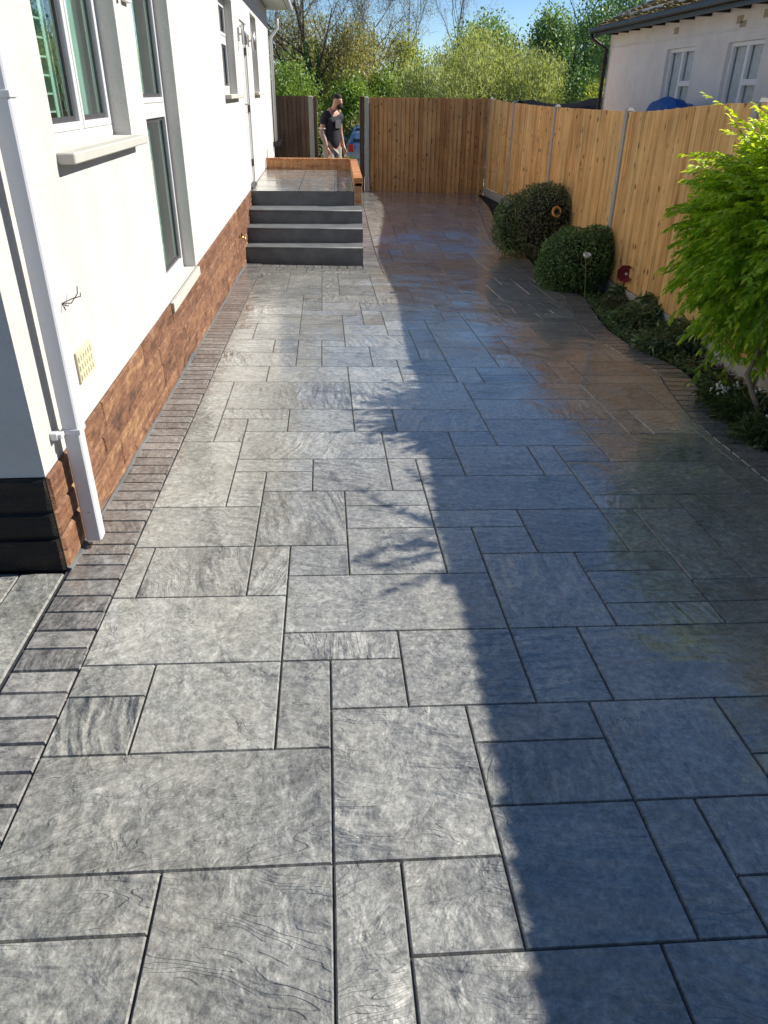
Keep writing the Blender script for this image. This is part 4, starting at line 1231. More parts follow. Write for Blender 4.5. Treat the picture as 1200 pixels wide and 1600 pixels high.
def crown_pts(c, R_, nclump, per, cs, seed, hollow=0.45, lumps=6):
    g_ = np.random.default_rng(seed)
    d = g_.normal(size=(nclump, 3)); d /= np.linalg.norm(d, axis=1, keepdims=True)
    rr = (hollow + (1 - hollow) * g_.random(nclump) ** 0.6)
    L = g_.normal(size=(lumps, 3)); L /= np.linalg.norm(L, axis=1, keepdims=True)
    bump_ = 1 + 0.20 * np.max(np.maximum(0, d @ L.T - 0.5) * 2, axis=1) - 0.14 * g_.random(nclump)
    cen = np.array(c) + d * (rr * bump_)[:, None] * np.array(R_)
    pts = np.repeat(cen, per, axis=0) + g_.normal(size=(nclump * per, 3)) * cs
    cl = np.repeat(g_.random(nclump), per)
    return pts, cl, g_
def crown(name, mat, c, R_, nclump, per, cs, ln, wd, seed, parent, hollow=0.45, upb=0.3, zmin=None, down=False):
    pts, cl, g_ = crown_pts(c, R_, nclump, per, cs, seed, hollow)
    if zmin is not None:
        k = pts[:, 2] > zmin; pts, cl = pts[k], cl[k]
    n = len(pts)
    dr = g_.normal(size=(n, 3)); dr[:, 2] += upb * 2
    upv = g_.normal(size=(n, 3)); upv[:, 2] += 0.8
    o = leaf_mesh(name, mat, pts, dr, upv, ln * (0.7 + 0.6 * g_.random(n)), wd * (0.7 + 0.6 * g_.random(n)), None, 0.2, np.clip(0.55 * cl + 0.45 * g_.random(n), 0, 1))
    adopt(o, parent); return o
TG = 'trees beyond the far fence'
def tree(name, label, cat, u, vt, v0, y, halfw, mat, ncl, per, ln, wd, seed, trunk=True, hollow=0.45, upb=0.3, cs=0.28, group=TG, depth=None, zb=None, bark='bark', top_extra=0.0):
    p = at_y(u, v0, y); top = at_y(u, vt, y).z + top_extra; bot = p.z if zb is None else zb
    gr = gz(p.x, y)
    root = empty(name, (p.x, y, gr)); tag(root, label, cat, group)
    cz = (top + bot) / 2; rz = (top - bot) / 2
    if trunk:
        mb = MB(); limbs(mb, (p.x, y, gr - 0.2), (top - gr) * 0.8, max(0.07, 0.02 * (top - gr)), 9, 0.55, seed, levels=2)
        adopt(mb.build('trunk', M[bark]), root)
    crown('crown', mat, (p.x, y, cz), (halfw, (depth or halfw), rz), ncl, per, cs, ln, wd, seed, root, hollow, upb)
    return root
K = 1 / 1328.0
# big willow scrub in the middle
tree('willow', 'broad pale green willow behind the end fence, largest rounded crown of all', 'tree', 750, 62, 150, 32, 265 / 2 * 32 * K * 1.0, M['willow'], 900, 42, 0.16, 0.035, 21, hollow=0.5, upb=0.9, cs=0.22, zb=-1.2, depth=2.6)
tree('willow', 'yellow green willow lobe on the right of the broad pale willow', 'tree', 845, 92, 150, 30.5, 70 / 2 * 31 * K * 1.3, M['willow'], 300, 40, 0.15, 0.035, 22, hollow=0.5, upb=0.9, cs=0.2, zb=-1.2, depth=1.3)
# dark rounded trees behind it
tree('leafy_tree', 'dark green rounded tree rising behind the right part of the pale willow', 'tree', 856, 22, 150, 41, 78 / 2 * 41 * K * 0.9, M['poplar'], 420, 40, 0.17, 0.09, 23, cs=0.28, zb=0.2)
tree('leafy_tree', 'dark green tree rising behind the middle of the pale willow', 'tree', 752, 30, 150, 42, 95 / 2 * 42 * K, M['poplar'], 380, 40, 0.17, 0.09, 24, cs=0.3, zb=0.2)
tree('airy_tree', 'tall airy light green tree just left of the bungalow roof', 'tree', 922, -30, 150, 36, 62 / 2 * 36 * K * 1.3, M['poplar'], 330, 34, 0.15, 0.07, 25, cs=0.26, zb=-0.6, hollow=0.2)
tree('airy_tree', 'tall light green tree standing behind the bungalow roof', 'tree', 985, -75, 150, 33, 60 * 33 * K, M['poplar'], 420, 34, 0.15, 0.07, 26, cs=0.3, zb=0.0, hollow=0.3)
tree('dark_bush', 'dark green bush between the pale willow and the bungalow corner', 'bush', 905, 118, 160, 29, 36 * 29 * K, M['darkleaf'], 160, 40, 0.12, 0.07, 27, trunk=False, zb=-1.3, cs=0.16)
tree('yellow_bush', 'bright yellow green bush low beside the bungalow corner', 'bush', 932, 128, 160, 27, 24 * 27 * K, M['yellowleaf'], 130, 34, 0.09, 0.05, 28, trunk=False, zb=-1.2, cs=0.14)
# left group
tree('olive_tree', 'olive brown scrubby tree right behind the house corner', 'tree', 468, 8, 150, 37, 62 * 37 * K, M['willow2'], 620, 36, 0.13, 0.045, 31, cs=0.24, zb=-1.2, hollow=0.3)
tree('olive_tree', 'yellowish olive tree above the open gateway', 'tree', 548, 28, 150, 35, 52 * 35 * K, M['willow2'], 560, 40, 0.13, 0.04, 32, cs=0.22, zb=-1.2, hollow=0.4, upb=0.8)
tree('spring_tree', 'yellow green spring tree at the left edge of the pale willow', 'tree', 628, 50, 120, 39, 30 * 39 * K, M['yellowleaf'], 170, 34, 0.14, 0.07, 33, cs=0.24, zb=0.4, hollow=0.3)
tree('dark_bush', 'dark green bush in the gap left of the pale willow', 'bush', 645, 95, 160, 36, 30 * 36 * K, M['darkleaf'], 170, 40, 0.14, 0.08, 34, trunk=False, zb=-1.4, cs=0.2)
tree('spring_bush', 'fresh green bush in the gap between olive tree and pale willow', 'bush', 600, 112, 160, 34, 34 * 34 * K, M['hedge'], 200, 40, 0.12, 0.06, 35, trunk=False, zb=-1.4, cs=0.18)
tree('hedge_bush', 'bright green leafy bush seen through the open gateway', 'bush', 548, 118, 205, 31, 40 * 31 * K, M['hedge'], 420, 40, 0.11, 0.055, 36, trunk=False, zb=-1.1, cs=0.16, upb=0.1, depth=0.9)
tree('hedge_bush', 'shaded green bush behind the short side fence', 'bush', 458, 95, 205, 32, 40 * 32 * K, M['hedge'], 260, 36, 0.12, 0.055, 37, trunk=False, zb=-1.2, cs=0.2)
tree('dry_shrub', 'dry brown shrub low behind the parked car', 'bush', 560, 185, 205, 30, 26 * 30 * K, M['willow2'], 90, 34, 0.08, 0.04, 38, trunk=False, zb=-0.9, cs=0.12, depth=0.5)
# bare and ivy trees
def bare(label, u, vtop, y, r0, n, seed, lean, ivy=None, fine=3, bark='bark', spread=0.5):
    p = at_y(u, 150, y); gr = gz(p.x, y); top = at_y(u, vtop, y).z
    root = empty('bare_tree', (p.x, y, gr)); tag(root, label, 'tree', TG)
    tips = []; mb = MB(); limbs(mb, (p.x, y, gr - 0.2), (top - gr), r0, n, spread, seed, lean, levels=fine, up=0.5, tips=tips, start=0.35)
    adopt(mb.build('trunk', M[bark]), root)
    g_ = np.random.default_rng(seed)
    tp = np.array([tuple(t) for t in tips])
    # fine twigs: very thin pale blades at the branch tips
    base = np.repeat(tp, 2, axis=0) + g_.normal(size=(len(tp) * 2, 3)) * 0.08
    dr = g_.normal(size=base.shape); dr[:, 2] += 1.0
    o = leaf_mesh('twigs', M['twig'], base, dr, g_.normal(size=base.shape), 0.40 * (0.6 + 0.8 * g_.random(len(base))), 0.012, None, 0.0)
    adopt(o, root)
    k = g_.random(len(tp)) < 0.5
    b2 = np.repeat(tp[k], 4, axis=0) + g_.normal(size=(k.sum() * 4, 3)) * 0.2
    o = leaf_mesh('buds', M['willow2'], b2, g_.normal(size=b2.shape), g_.normal(size=b2.shape), 0.06, 0.035, None, 0.1)
    adopt(o, root)
    if ivy:
        nI = 1500; z = gr + (ivy - gr) * g_.random(nI); a = g_.random(nI) * 6.28; rr = 0.16 + 0.10 * g_.random(nI)
        b3 = np.stack([p.x + rr * np.cos(a) + lean[0] * (z - gr), y + rr * np.sin(a), z], 1)
        o = leaf_mesh('ivy', M['darkleaf'], b3, np.stack([np.cos(a), np.sin(a), -0.4 + 0 * a], 1), g_.normal(size=b3.shape), 0.11, 0.09, None, 0.15)
        adopt(o, root)
    return root
bare('bare spreading tree with an ivy covered trunk above the side fence', 491, -35, 34, 0.17, 11, 41, (-0.01, 0), ivy=at_y(491, 62, 34).z, spread=0.62)
bare('bare twiggy tree leaning right over the open gateway', 585, 25, 36, 0.10, 10, 42, (0.02, 0), spread=0.6)
bare('thin bare tree standing above the left side of the pale willow', 683, -25, 44, 0.07, 9, 43, (0.0, 0), spread=0.35)
bare('thin bare tree left of the sky gap', 652, -8, 45, 0.06, 8, 44, (0.0, 0), spread=0.35)
# far wood closing the horizon
g_ = np.random.default_rng(77)
nW = 9000
xw = g_.uniform(-40, 60, nW); yw = 62 + g_.uniform(0, 5, nW); zw = -2.6 + (3.6 + 0.8 * np.sin(xw * 0.4) + 0.5 * np.sin(xw * 1.3)) * g_.random(nW)
o = leaf_mesh('far_wood', M['darkleaf'], np.stack([xw, yw, zw], 1), g_.normal(size=(nW, 3)), g_.normal(size=(nW, 3)), 0.9, 0.6, None, 0.2)
tag(o, kind='stuff')

# ============================================================ BED PLANTS
M['box_leaf'] = mat_leaf('clipped_bush_leaf', [(0.05, 0.1, 0.032), (0.11, 0.2, 0.06), (0.25, 0.37, 0.13)], 0.2, 0.4, 0.5, 6.0)
M['bronze_leaf'] = mat_leaf('bronze_bush_leaf', [(0.07, 0.08, 0.042), (0.15, 0.165, 0.08), (0.32, 0.33, 0.18)], 0.2, 0.45, 0.4, 6.0)
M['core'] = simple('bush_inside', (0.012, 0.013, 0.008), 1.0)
def ball_bush(name, label, base, lobes, n, seed, ln=0.030, wd=0.020):
    """clipped bush: lobes = (centre, radii, material), leaves in the outer shell of the union"""
    root = empty(name, base); tag(root, label, 'bush')
    g_ = np.random.default_rng(seed)
    area = [r[0] * r[2] for _, r, _ in lobes]; tot = sum(area)
    mb = MB()
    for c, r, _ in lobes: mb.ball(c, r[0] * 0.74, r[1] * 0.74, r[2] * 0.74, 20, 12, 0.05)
    adopt(mb.build('dark_filling', M['core'], None, True), root)  # solid near-black balls filling the bush behind its leaves
    for li, (c, r, mat) in enumerate(lobes):
        k = int(n * area[li] / tot)
        d = g_.normal(size=(k, 3)); d /= np.linalg.norm(d, axis=1, keepdims=True)
        L = g_.normal(size=(34, 3)); L /= np.linalg.norm(L, axis=1, keepdims=True)
        bmp = 1 + 0.13 * (np.max(np.maximum(0, d @ L.T - 0.84) * 6, axis=1) - 0.5) + 0.05 * (g_.random(k) > 0.93)
        dep = 1 - 0.26 * g_.random(k) ** 1.6
        pts = np.array(c) + d * (bmp * dep)[:, None] * np.array(r)
        keep = pts[:, 2] > base[2] - 0.01
        for lj, (c2, r2, _) in enumerate(lobes):
            if lj != li: keep &= np.linalg.norm((pts - np.array(c2)) / (np.array(r2) * 0.72), axis=1) > 1
        pts, d2 = pts[keep], d[keep]
        dr = d2 * 0.8 + g_.normal(size=d2.shape) * 0.8; dr[:, 2] += 0.3
        o = leaf_mesh('foliage', M[mat], pts, dr, g_.normal(size=dr.shape) * 0.7 + d2, ln * (0.7 + 0.7 * g_.random(len(pts))), wd * (0.8 + 0.5 * g_.random(len(pts))), None, 0.15)
        adopt(o, root)
    return root
b1 = at_y(850, 348, 11.5); b1z = gz(b1.x, 11.5)
print('bush1', b1, b1z)
c1_ = Vector((b1.x, 11.5, b1z))
ball_bush('clipped_bush', 'big rounded bush with a green left side and bronze middle, holding the yellow ornament', (b1.x, 11.5, b1z),
    [((b1.x + 0.02, 11.5, b1z + 0.52), (0.56, 0.58, 0.50), 'bronze_leaf'), ((b1.x - 0.38, 11.7, b1z + 0.44), (0.34, 0.42, 0.44), 'box_leaf'), ((b1.x + 0.42, 11.45, b1z + 0.50), (0.36, 0.42, 0.42), 'box_leaf'), ((b1.x + 0.05, 11.8, b1z + 0.68), (0.44, 0.45, 0.36), 'box_leaf')], 21000, 51)
b2 = at_y(902, 408, 9.25); b2z = gz(b2.x, 9.25)
print('bush2', b2, b2z)
ball_bush('clipped_bush', 'smaller dark green rounded bush in front, nearest the drive', (b2.x, 9.25, b2z),
    [((b2.x - 0.04, 9.2, b2z + 0.33), (0.44, 0.46, 0.37), 'box_leaf'), ((b2.x + 0.24, 9.3, b2z + 0.36), (0.30, 0.36, 0.34), 'box_leaf'), ((b2.x - 0.22, 9.15, b2z + 0.22), (0.30, 0.32, 0.26), 'box_leaf')], 17000, 52)
# ring ornament on the big bush
def ornament_stem(mb, a, b, r=0.005): mb.tube([a, b], r, 6)
M['orange'] = simple('orange_glaze', (0.62, 0.26, 0.035), 0.25, coat=0.6)
M['poppy'] = simple('dark_red_metal', (0.30, 0.018, 0.022), 0.3, coat=0.6, var=0.3, vs=20)
M['stem'] = simple('rusty_stem', (0.10, 0.055, 0.03), 0.7)
M['white_petal'] = simple('white_petal', (0.75, 0.75, 0.66), 0.6)
def cup(mb, c, R_, out, up_, petals=6, depth=0.35, flare=0.15, seed=0, thick=0.5):
    """open bowl shaped flower made of overlapping petals facing `out`"""
    r_ = random.Random(seed); o = Vector(out).normalized(); u = (Vector(up_) - o * o.dot(Vector(up_))).normalized(); s_ = o.cross(u)
    for k in range(petals):
        a0 = 2 * math.pi * k / petals; W = 2 * math.pi / petals * 0.72
        rows = []
        for j in range(5):
            f = j / 4; rad_ = R_ * (0.08 + 0.92 * math.sin(f * 1.45)) ; h = R_ * depth * (f ** 1.6) * 2 + flare * R_ * (f > 0.99)
            row = []
            for i in range(5):
                a = a0 + W * (i / 4 - 0.5) * 2 * (0.5 + 0.5 * math.sin(math.pi * (0.25 + 0.6 * f)))
                wv = 0.05 * R_ * math.sin(i * 2.1 + k) * f
                row.append(Vector(c) + (u * math.cos(a) + s_ * math.sin(a)) * (rad_ + wv) + o * (h + (k % 2) * 0.004))
            rows.append(row)
        for j in range(4):
            for i in range(4): mb.poly([rows[j][i], rows[j][i + 1], rows[j + 1][i + 1], rows[j + 1][i]], None, r_.random())
rp = at_y(870, 331, 10.93)
ring = empty('ring_ornament', (rp.x, rp.y, rp.z - 0.5)); tag(ring, 'small yellow and orange ring ornament on a stake in the big bush', 'ornament')
mb = MB(); pts = []
for k in range(21):
    a = -0.2 + k / 20 * 5.9; pts.append((rp.x + 0.055 * math.cos(a), rp.y + 0.02 * math.sin(a), rp.z + 0.058 * math.sin(a)))
mb.tube(pts, [0.010 + 0.010 * math.sin(math.pi * k / 20) for k in range(21)], 10); adopt(mb.build('ring', M['orange'], None, True), ring)
mb = MB(); mb.tube([(rp.x, rp.y, rp.z - 0.055), (rp.x, rp.y + 0.01, rp.z - 0.7)], 0.005, 6); adopt(mb.build('stake', M['stem']), ring)
pp = at_y(980, 429, 8.35); pg = gz(pp.x, pp.y)
pop = empty('metal_flower', (pp.x, pp.y, pg)); tag(pop, 'dark red metal poppy on a thin stem against the timber fence', 'ornament')
mb = MB(); cup(mb, (pp.x, pp.y + 0.03, pp.z), 0.092, (-0.5, -0.82, 0.2), (0, 0, 1), 7, 0.36, 0.10, 3); fl_ = mb.build('petals', M['poppy'], None, True); adopt(fl_, pop)
sdm = fl_.modifiers.new('thick', 'SOLIDIFY'); sdm.thickness = 0.004
mb = MB(); mb.ball((pp.x - 0.006, pp.y + 0.015, pp.z + 0.004), 0.016, 0.016, 0.016, 10, 6); adopt(mb.build('flower_centre', M['white_petal'], None, True), pop)
mb = MB(); mb.tube([(pp.x, pp.y + 0.03, pp.z - 0.02), (pp.x - 0.015, pp.y + 0.02, (pp.z + pg) / 2), (pp.x - 0.06, pp.y, pg - 0.05)], 0.006, 6); adopt(mb.build('stem', M['stem']), pop)
lp = at_y(915, 403, 8.55); lg = gz(lp.x, lp.y)
lil = empty('faded_flower', (lp.x, lp.y, lg)); tag(lil, 'pale faded flower on a tall green stalk in front of the smaller bush', 'flower')
mb = MB(); mb.tube([(lp.x + 0.06, lp.y, lg - 0.03), (lp.x + 0.03, lp.y, (lg + lp.z) / 2), (lp.x, lp.y, lp.z)], [0.006, 0.005, 0.004], 6)
M['stalk'] = simple('green_stalk', (0.14, 0.22, 0.07), 0.6); adopt(mb.build('stem', M['stalk']), lil)
mb = MB(); cup(mb, (lp.x, lp.y, lp.z), 0.045, (0.2, -0.3, 0.9), (0, 1, 0), 6, 0.5, 0.1, 5); adopt(mb.build('petals', M['white_petal'], None, True), lil)

# leafy perennials under the shrub (ground cover and grassy clumps)
M['vinca'] = mat_leaf('ground_leaf', [(0.08, 0.13, 0.055), (0.18, 0.26, 0.11), (0.38, 0.47, 0.25)], 0.2, 0.35, 0.6, 5.0)
M['blade'] = mat_leaf('blade_leaf', [(0.05, 0.08, 0.03), (0.10, 0.15, 0.05), (0.20, 0.26, 0.11)], 0.25, 0.35, 0.6, 6.0)
def perennial(name, label, x, y, R_, h, n, ln, wd, mat, seed, group=None, flowers=0, cat='plant', droop=0.35):
    z = gz(x, y) - 0.03
    root = empty(name, (x, y, z)); tag(root, label, cat, group)
    g_ = np.random.default_rng(seed)
    a = g_.random(n) * 6.283; rr = R_ * g_.random(n) ** 0.6
    hh = h * (1 - 0.55 * (rr / R_) ** 2) * g_.random(n) ** 0.7
    pts = np.stack([x + rr * np.cos(a), y + rr * np.sin(a), z + 0.02 + hh], 1)
    dr = np.stack([np.cos(a), np.sin(a), 0.25 + 0 * a], 1) + g_.normal(size=(n, 3)) * 0.6
    up_ = np.tile([0, 0, 1.0], (n, 1)) + g_.normal(size=(n, 3)) * 0.35
    o = leaf_mesh('foliage', mat, pts, dr, up_, ln * (0.6 + 0.8 * g_.random(n)), wd * (0.7 + 0.5 * g_.random(n)), None, 0.12, None, True, droop)
    adopt(o, root)
    if flowers:
        mb = MB()
        for k in range(flowers):
            aa = random.uniform(0, 6.28); q = R_ * random.random() ** 0.5 * 0.9
            bx, by = x + q * math.cos(aa), y + q * math.sin(aa); bz = z + h * random.uniform(0.7, 1.35)
            for j in range(random.randint(3, 6)):
                s_ = random.uniform(0.006, 0.011); mb.ball((bx + random.gauss(0, .012), by + random.gauss(0, .012), bz + random.gauss(0, .012)), s_, s_, s_ * 1.2, 6, 4)
        adopt(tag(mb.build('flowers', M['white_petal'], None, True), kind='stuff'), root)
    return root
GP = 'leafy perennials along the bed'
spots = [
 (985, 470, 0.20, 0.20, 900, 0.060, 0.020, 'vinca', 'low dark leafy plant directly under the red metal poppy'),
 (1010, 455, 0.24, 0.34, 1000, 0.085, 0.022, 'vinca', 'tallest grey green leafy plant right of the red metal poppy'),
 (960, 478, 0.17, 0.10, 600, 0.035, 0.016, 'bronze', 'low brownish plant at the drive edge left of the red poppy'),
 (1000, 505, 0.22, 0.16, 900, 0.065, 0.020, 'vinca', 'leafy clump at the drive edge below the red poppy'),
 (1040, 500, 0.26, 0.26, 1100, 0.085, 0.022, 'vinca', 'spreading strappy plant halfway between poppy and drooping shrub'),
 (1030, 545, 0.20, 0.13, 800, 0.055, 0.020, 'vinca', 'dark clump at the edge under the left tips of the drooping shrub'),
 (1075, 540, 0.26, 0.20, 1000, 0.070, 0.022, 'vinca', 'dark leafy clump beneath the middle of the drooping shrub'),
 (1165, 655, 0.17, 0.13, 900, 0.085, 0.009, 'blade', 'grassy clump with tiny white flowers left of the shrub trunk'),
 (1135, 630, 0.13, 0.11, 600, 0.080, 0.009, 'blade', 'small grassy clump with white flowers near the bed edge'),
 (1197, 690, 0.15, 0.12, 700, 0.070, 0.012, 'blade', 'bright green clump at the right edge below the shrub trunk'),
]
M['bronze'] = M['bronze_leaf']
for k, (u, v, R_, h, n, ln, wd, mt, lb) in enumerate(spots):
    q = on_ground(u, v)
    perennial('perennial', lb, q.x, q.y, R_ * 1.12, h * 1.15, int(n * 0.9), ln * 1.25, wd * 1.25, M[mt], 60 + k, GP, flowers=(9 if 'white flowers' in lb else (6 if 'bright green clump' in lb else 0)))
# low ground ivy along the bed edge (uncountable)
g_ = np.random.default_rng(5)
nI = 9000
tI = g_.uniform(2.5, 13.5, nI); sI = np.array([edge(t) for t in tI]) + 0.01 + np.abs(g_.normal(0, 0.16, nI))
pI = np.array([P(s, t) for s, t in zip(sI, tI)]); pI[:, 2] += 0.05 * g_.random(nI) - 0.02
dI = g_.normal(size=(nI, 3)); dI[:, 2] = np.abs(dI[:, 2]) * 0.4
o = leaf_mesh('ground_ivy', M['box_leaf'], pI, dI, np.tile([0, 0, 1.0], (nI, 1)) + g_.normal(size=(nI, 3)) * 0.3, 0.032, 0.022, None, 0.15)
tag(o, kind='stuff')
# dead leaves and litter
nL = 500
tI = g_.uniform(3.0, 7.0, nL); sI = np.array([edge(t) for t in tI]) + 0.05 + g_.random(nL) * 0.5
pI = np.array([P(s, t) for s, t in zip(sI, tI)]); pI[:, 2] += 0.0 + 0.015 * g_.random(nL)
M['litter'] = mat_leaf('dry_leaf', [(0.12, 0.06, 0.03), (0.22, 0.13, 0.07), (0.32, 0.22, 0.14)], 0.05, 0.8, 0.2, 8.0)
o = leaf_mesh('leaf_litter', M['litter'], pI, g_.normal(size=(nL, 3)) * [1, 1, 0.2], np.tile([0, 0, 1.0], (nL, 1)) + g_.normal(size=(nL, 3)) * 0.5, 0.04, 0.03, None, 0.2)
tag(o, kind='stuff')

# ---- drooping light green shrub on a thin forked trunk
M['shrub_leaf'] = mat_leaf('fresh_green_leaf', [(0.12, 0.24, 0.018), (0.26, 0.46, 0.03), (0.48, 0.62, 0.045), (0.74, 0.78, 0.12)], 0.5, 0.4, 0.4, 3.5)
SC = Vector((3.05, 4.93, 0.83))
tb = on_ground(1186, 668)
shr = empty('drooping_shrub', (tb.x, tb.y, tb.z)); tag(shr, 'bright green weeping shrub on a thin crooked trunk spilling over the right of the bed', 'shrub')
mb = MB()
tr_ = [tb + Vector((0, 0, -0.05)), tb + Vector((-0.01, 0.05, 0.10)), tb + Vector((-0.04, 0.12, 0.20)), tb + Vector((-0.07, 0.18, 0.30)), tb + Vector((0.02, 0.25, 0.50)), Vector((SC.x - 0.1, SC.y - 0.1, 0.72)), Vector((SC.x, SC.y, 1.2))]
mb.tube(tr_, [0.020, 0.018, 0.018, 0.017, 0.015, 0.013, 0.008], 8)
mb.tube([tr_[2], tr_[2] + Vector((0.06, 0.10, 0.12)), tr_[2] + Vector((0.10, 0.25, 0.40))], [0.012, 0.010, 0.007], 6)
rs = random.Random(99); B_, D_, U_, R2 = [], [], [], []
SR_ = (0.50, 0.74, 0.54)
for k in range(2400):
    while True:
        o3 = Vector((rs.uniform(-1, 1), rs.uniform(-1, 1), rs.uniform(-1, 1)))
        if 0.25 < o3.length < 1: break
    st_ = SC + Vector((o3.x * SR_[0], o3.y * SR_[1], o3.z * SR_[2]))
    if k % 50 == 0: st_ = Vector((3.05 + rs.gauss(0, .10), 3.45 + rs.gauss(0, .16), 1.55 + rs.gauss(0, .07)))
    d = (o3.normalized() * 0.9 + Vector((rs.gauss(0, .35), rs.gauss(0, .35), 0.25 + rs.gauss(0, .25)))).normalized()
    L = rs.uniform(0.18, 0.46) * (1.45 if rs.random() < 0.10 else 1.0)
    q = st_.copy(); pts = [q.copy()]; ns = 9
    for i in range(ns):
        d = (d + Vector((rs.gauss(0, .06), rs.gauss(0, .06), -0.085))).normalized(); q = q + d * (L / ns); pts.append(q.copy())
    mb.tube(pts, [0.003 * (1 - 0.7 * i / ns) for i in range(ns + 1)], 4, cap=False)
    tone = rs.random()
    for i in range(2, ns + 1):
        t_ = (pts[i] - pts[i - 1]).normalized(); s_ = t_.cross(Vector((0, 0, 1)))
        s_ = s_.normalized() if s_.length > 0.1 else Vector((1, 0, 0))
        for sg in (-1, 1):
            for rep in range(2 if i > 3 else 1):
                bb = pts[i - 1].lerp(pts[i], rs.random())
                dd = (t_ * 0.75 + s_ * sg * rs.uniform(0.4, 0.9) + Vector((0, 0, rs.uniform(-0.45, 0.1)))).normalized()
                B_.append(tuple(bb)); D_.append(tuple(dd)); U_.append((rs.gauss(0, .4), rs.gauss(0, .4), 1.0))
                hz = (bb.z - 0.75) / 0.8  # sunlit top painted in: higher leaves get a lighter, yellower colour
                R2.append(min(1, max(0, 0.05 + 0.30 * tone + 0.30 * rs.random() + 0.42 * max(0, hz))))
    dd = (pts[-1] - pts[-2]).normalized(); B_.append(tuple(pts[-1])); D_.append(tuple(dd)); U_.append((0, 0, 1.0)); R2.append(0.7 + 0.3 * rs.random())
adopt(mb.build('trunk', M['twig'], None, True), shr)
nB = len(B_); gg = np.random.default_rng(9)
print('shrub leaves', nB)
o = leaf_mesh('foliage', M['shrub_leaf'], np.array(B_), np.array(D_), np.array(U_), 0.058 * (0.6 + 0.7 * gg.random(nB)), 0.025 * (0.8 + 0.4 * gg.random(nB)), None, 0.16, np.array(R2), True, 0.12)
adopt(o, shr)

# ---- crook stake with a little black lantern beside the shrub
ca = on_ground(1125, 583); 
crook = empty('shepherd_crook', (ca.x, ca.y, ca.z)); tag(crook, 'thin metal crook stake leaning against the gravel board under the shrub', 'stake')
ctop = at_y(1150, 500, ca.y + 0.12)
mb = MB(); mb.tube([ca + Vector((0, 0, -0.05)), ctop], 0.004, 6)
mb.tube([ctop, ctop + Vector((-0.03, 0, 0.03)), ctop + Vector((-0.08, 0, 0.045)), ctop + Vector((-0.11, 0, 0.03)), ctop + Vector((-0.13, 0.0, -0.04)), ctop + Vector((-0.135, 0.0, -0.30))], 0.0035, 6)
adopt(mb.build('stake', M['stem'], None, True), crook)
lt = empty('garden_light', (ctop.x - 0.01, ctop.y - 0.01, ctop.z - 0.12)); tag(lt, 'tiny black globe light hanging from the crook stake', 'garden light')
mb = MB(); mb.ball((ctop.x - 0.01, ctop.y - 0.01, ctop.z - 0.085), 0.020, 0.020, 0.022, 12, 8); adopt(mb.build('globe', M['black'], None, True), lt)
mb = MB(); mb.tube([(ctop.x, ctop.y, ctop.z), (ctop.x - 0.01, ctop.y - 0.01, ctop.z - 0.065)], 0.0015, 5); adopt(mb.build('wire', M['black']), lt)
# blue bag lying behind the trunk
bq = at_y(1196, 614, 4.55)
M['blue_bag'] = simple('blue_sack', (0.06, 0.16, 0.26), 0.5, var=0.3, vs=12, bump=0.6, bs=18, bd=0.02)
mb = MB(); mb.ball((3.12, 4.62, gz(3.12, 4.62) + 0.03), 0.14, 0.26, 0.085, 20, 12, 0.12)
tag(mb.build('blue_sack', M['blue_bag'], None, True), 'crumpled blue plastic sack on the soil behind the shrub trunk', 'sack')
rk = MB()
for k, (u, v) in enumerate([(1104, 571), (1128, 573), (1143, 577), (1160, 592), (1115, 590), (1096, 590)]):
    q = on_ground(u, v); s_ = random.uniform(0.03, 0.05)
    rk = MB(); rk.ball((q.x, q.y, q.z - 0.005), s_, s_ * 0.8, s_ * 0.55, 9, 6, 0.25)
    tag(rk.build('stone', simple('bed_stone_%s' % 'abcdef'[k], [(0.16, 0.07, 0.06), (0.22, 0.20, 0.20), (0.10, 0.12, 0.18), (0.30, 0.16, 0.13), (0.12, 0.11, 0.12), (0.14, 0.12, 0.12)][k], 0.8, var=0.3, vs=20), None, True),
        ['small reddish stone left of the crook stake foot', 'pale grey stone right beside the crook stake', 'small bluish stone behind the crook stake', 'pinkish stone under the gravel board near the shrub trunk', 'dark stone in front of the crook stake foot', 'brown grey stone nearest the drive by the crook stake'][k], 'stone', 'stones lying in the bed')

# ============================================================ CAR beyond the gateway
M['car_paint'] = simple('silver_blue_paint', (0.16, 0.27, 0.40), 0.25, metal=0.5, coat=1.0)
M['car_glass'] = simple('car_glass', (0.01, 0.018, 0.022), 0.08)
M['tyre'] = simple('tyre', (0.015, 0.015, 0.015), 0.8)
M['rim'] = simple('alloy', (0.4, 0.4, 0.42), 0.3, metal=0.8)
M['tail'] = simple('tail_light', (0.35, 0.01, 0.01), 0.2, coat=1.0)
CY_ = 27.0
cl = at_y(541, 225, CY_).x; gc = gz(1, CY_) - 0.07
car = empty('parked_car', (cl + 0.89, CY_ + 2.1, gc)); tag(car, 'silver blue hatchback parked beyond the open gateway, seen from behind', 'car')
ctf = lambda p: (cl + 0.89 + p[0], CY_ + p[1], gc + p[2])
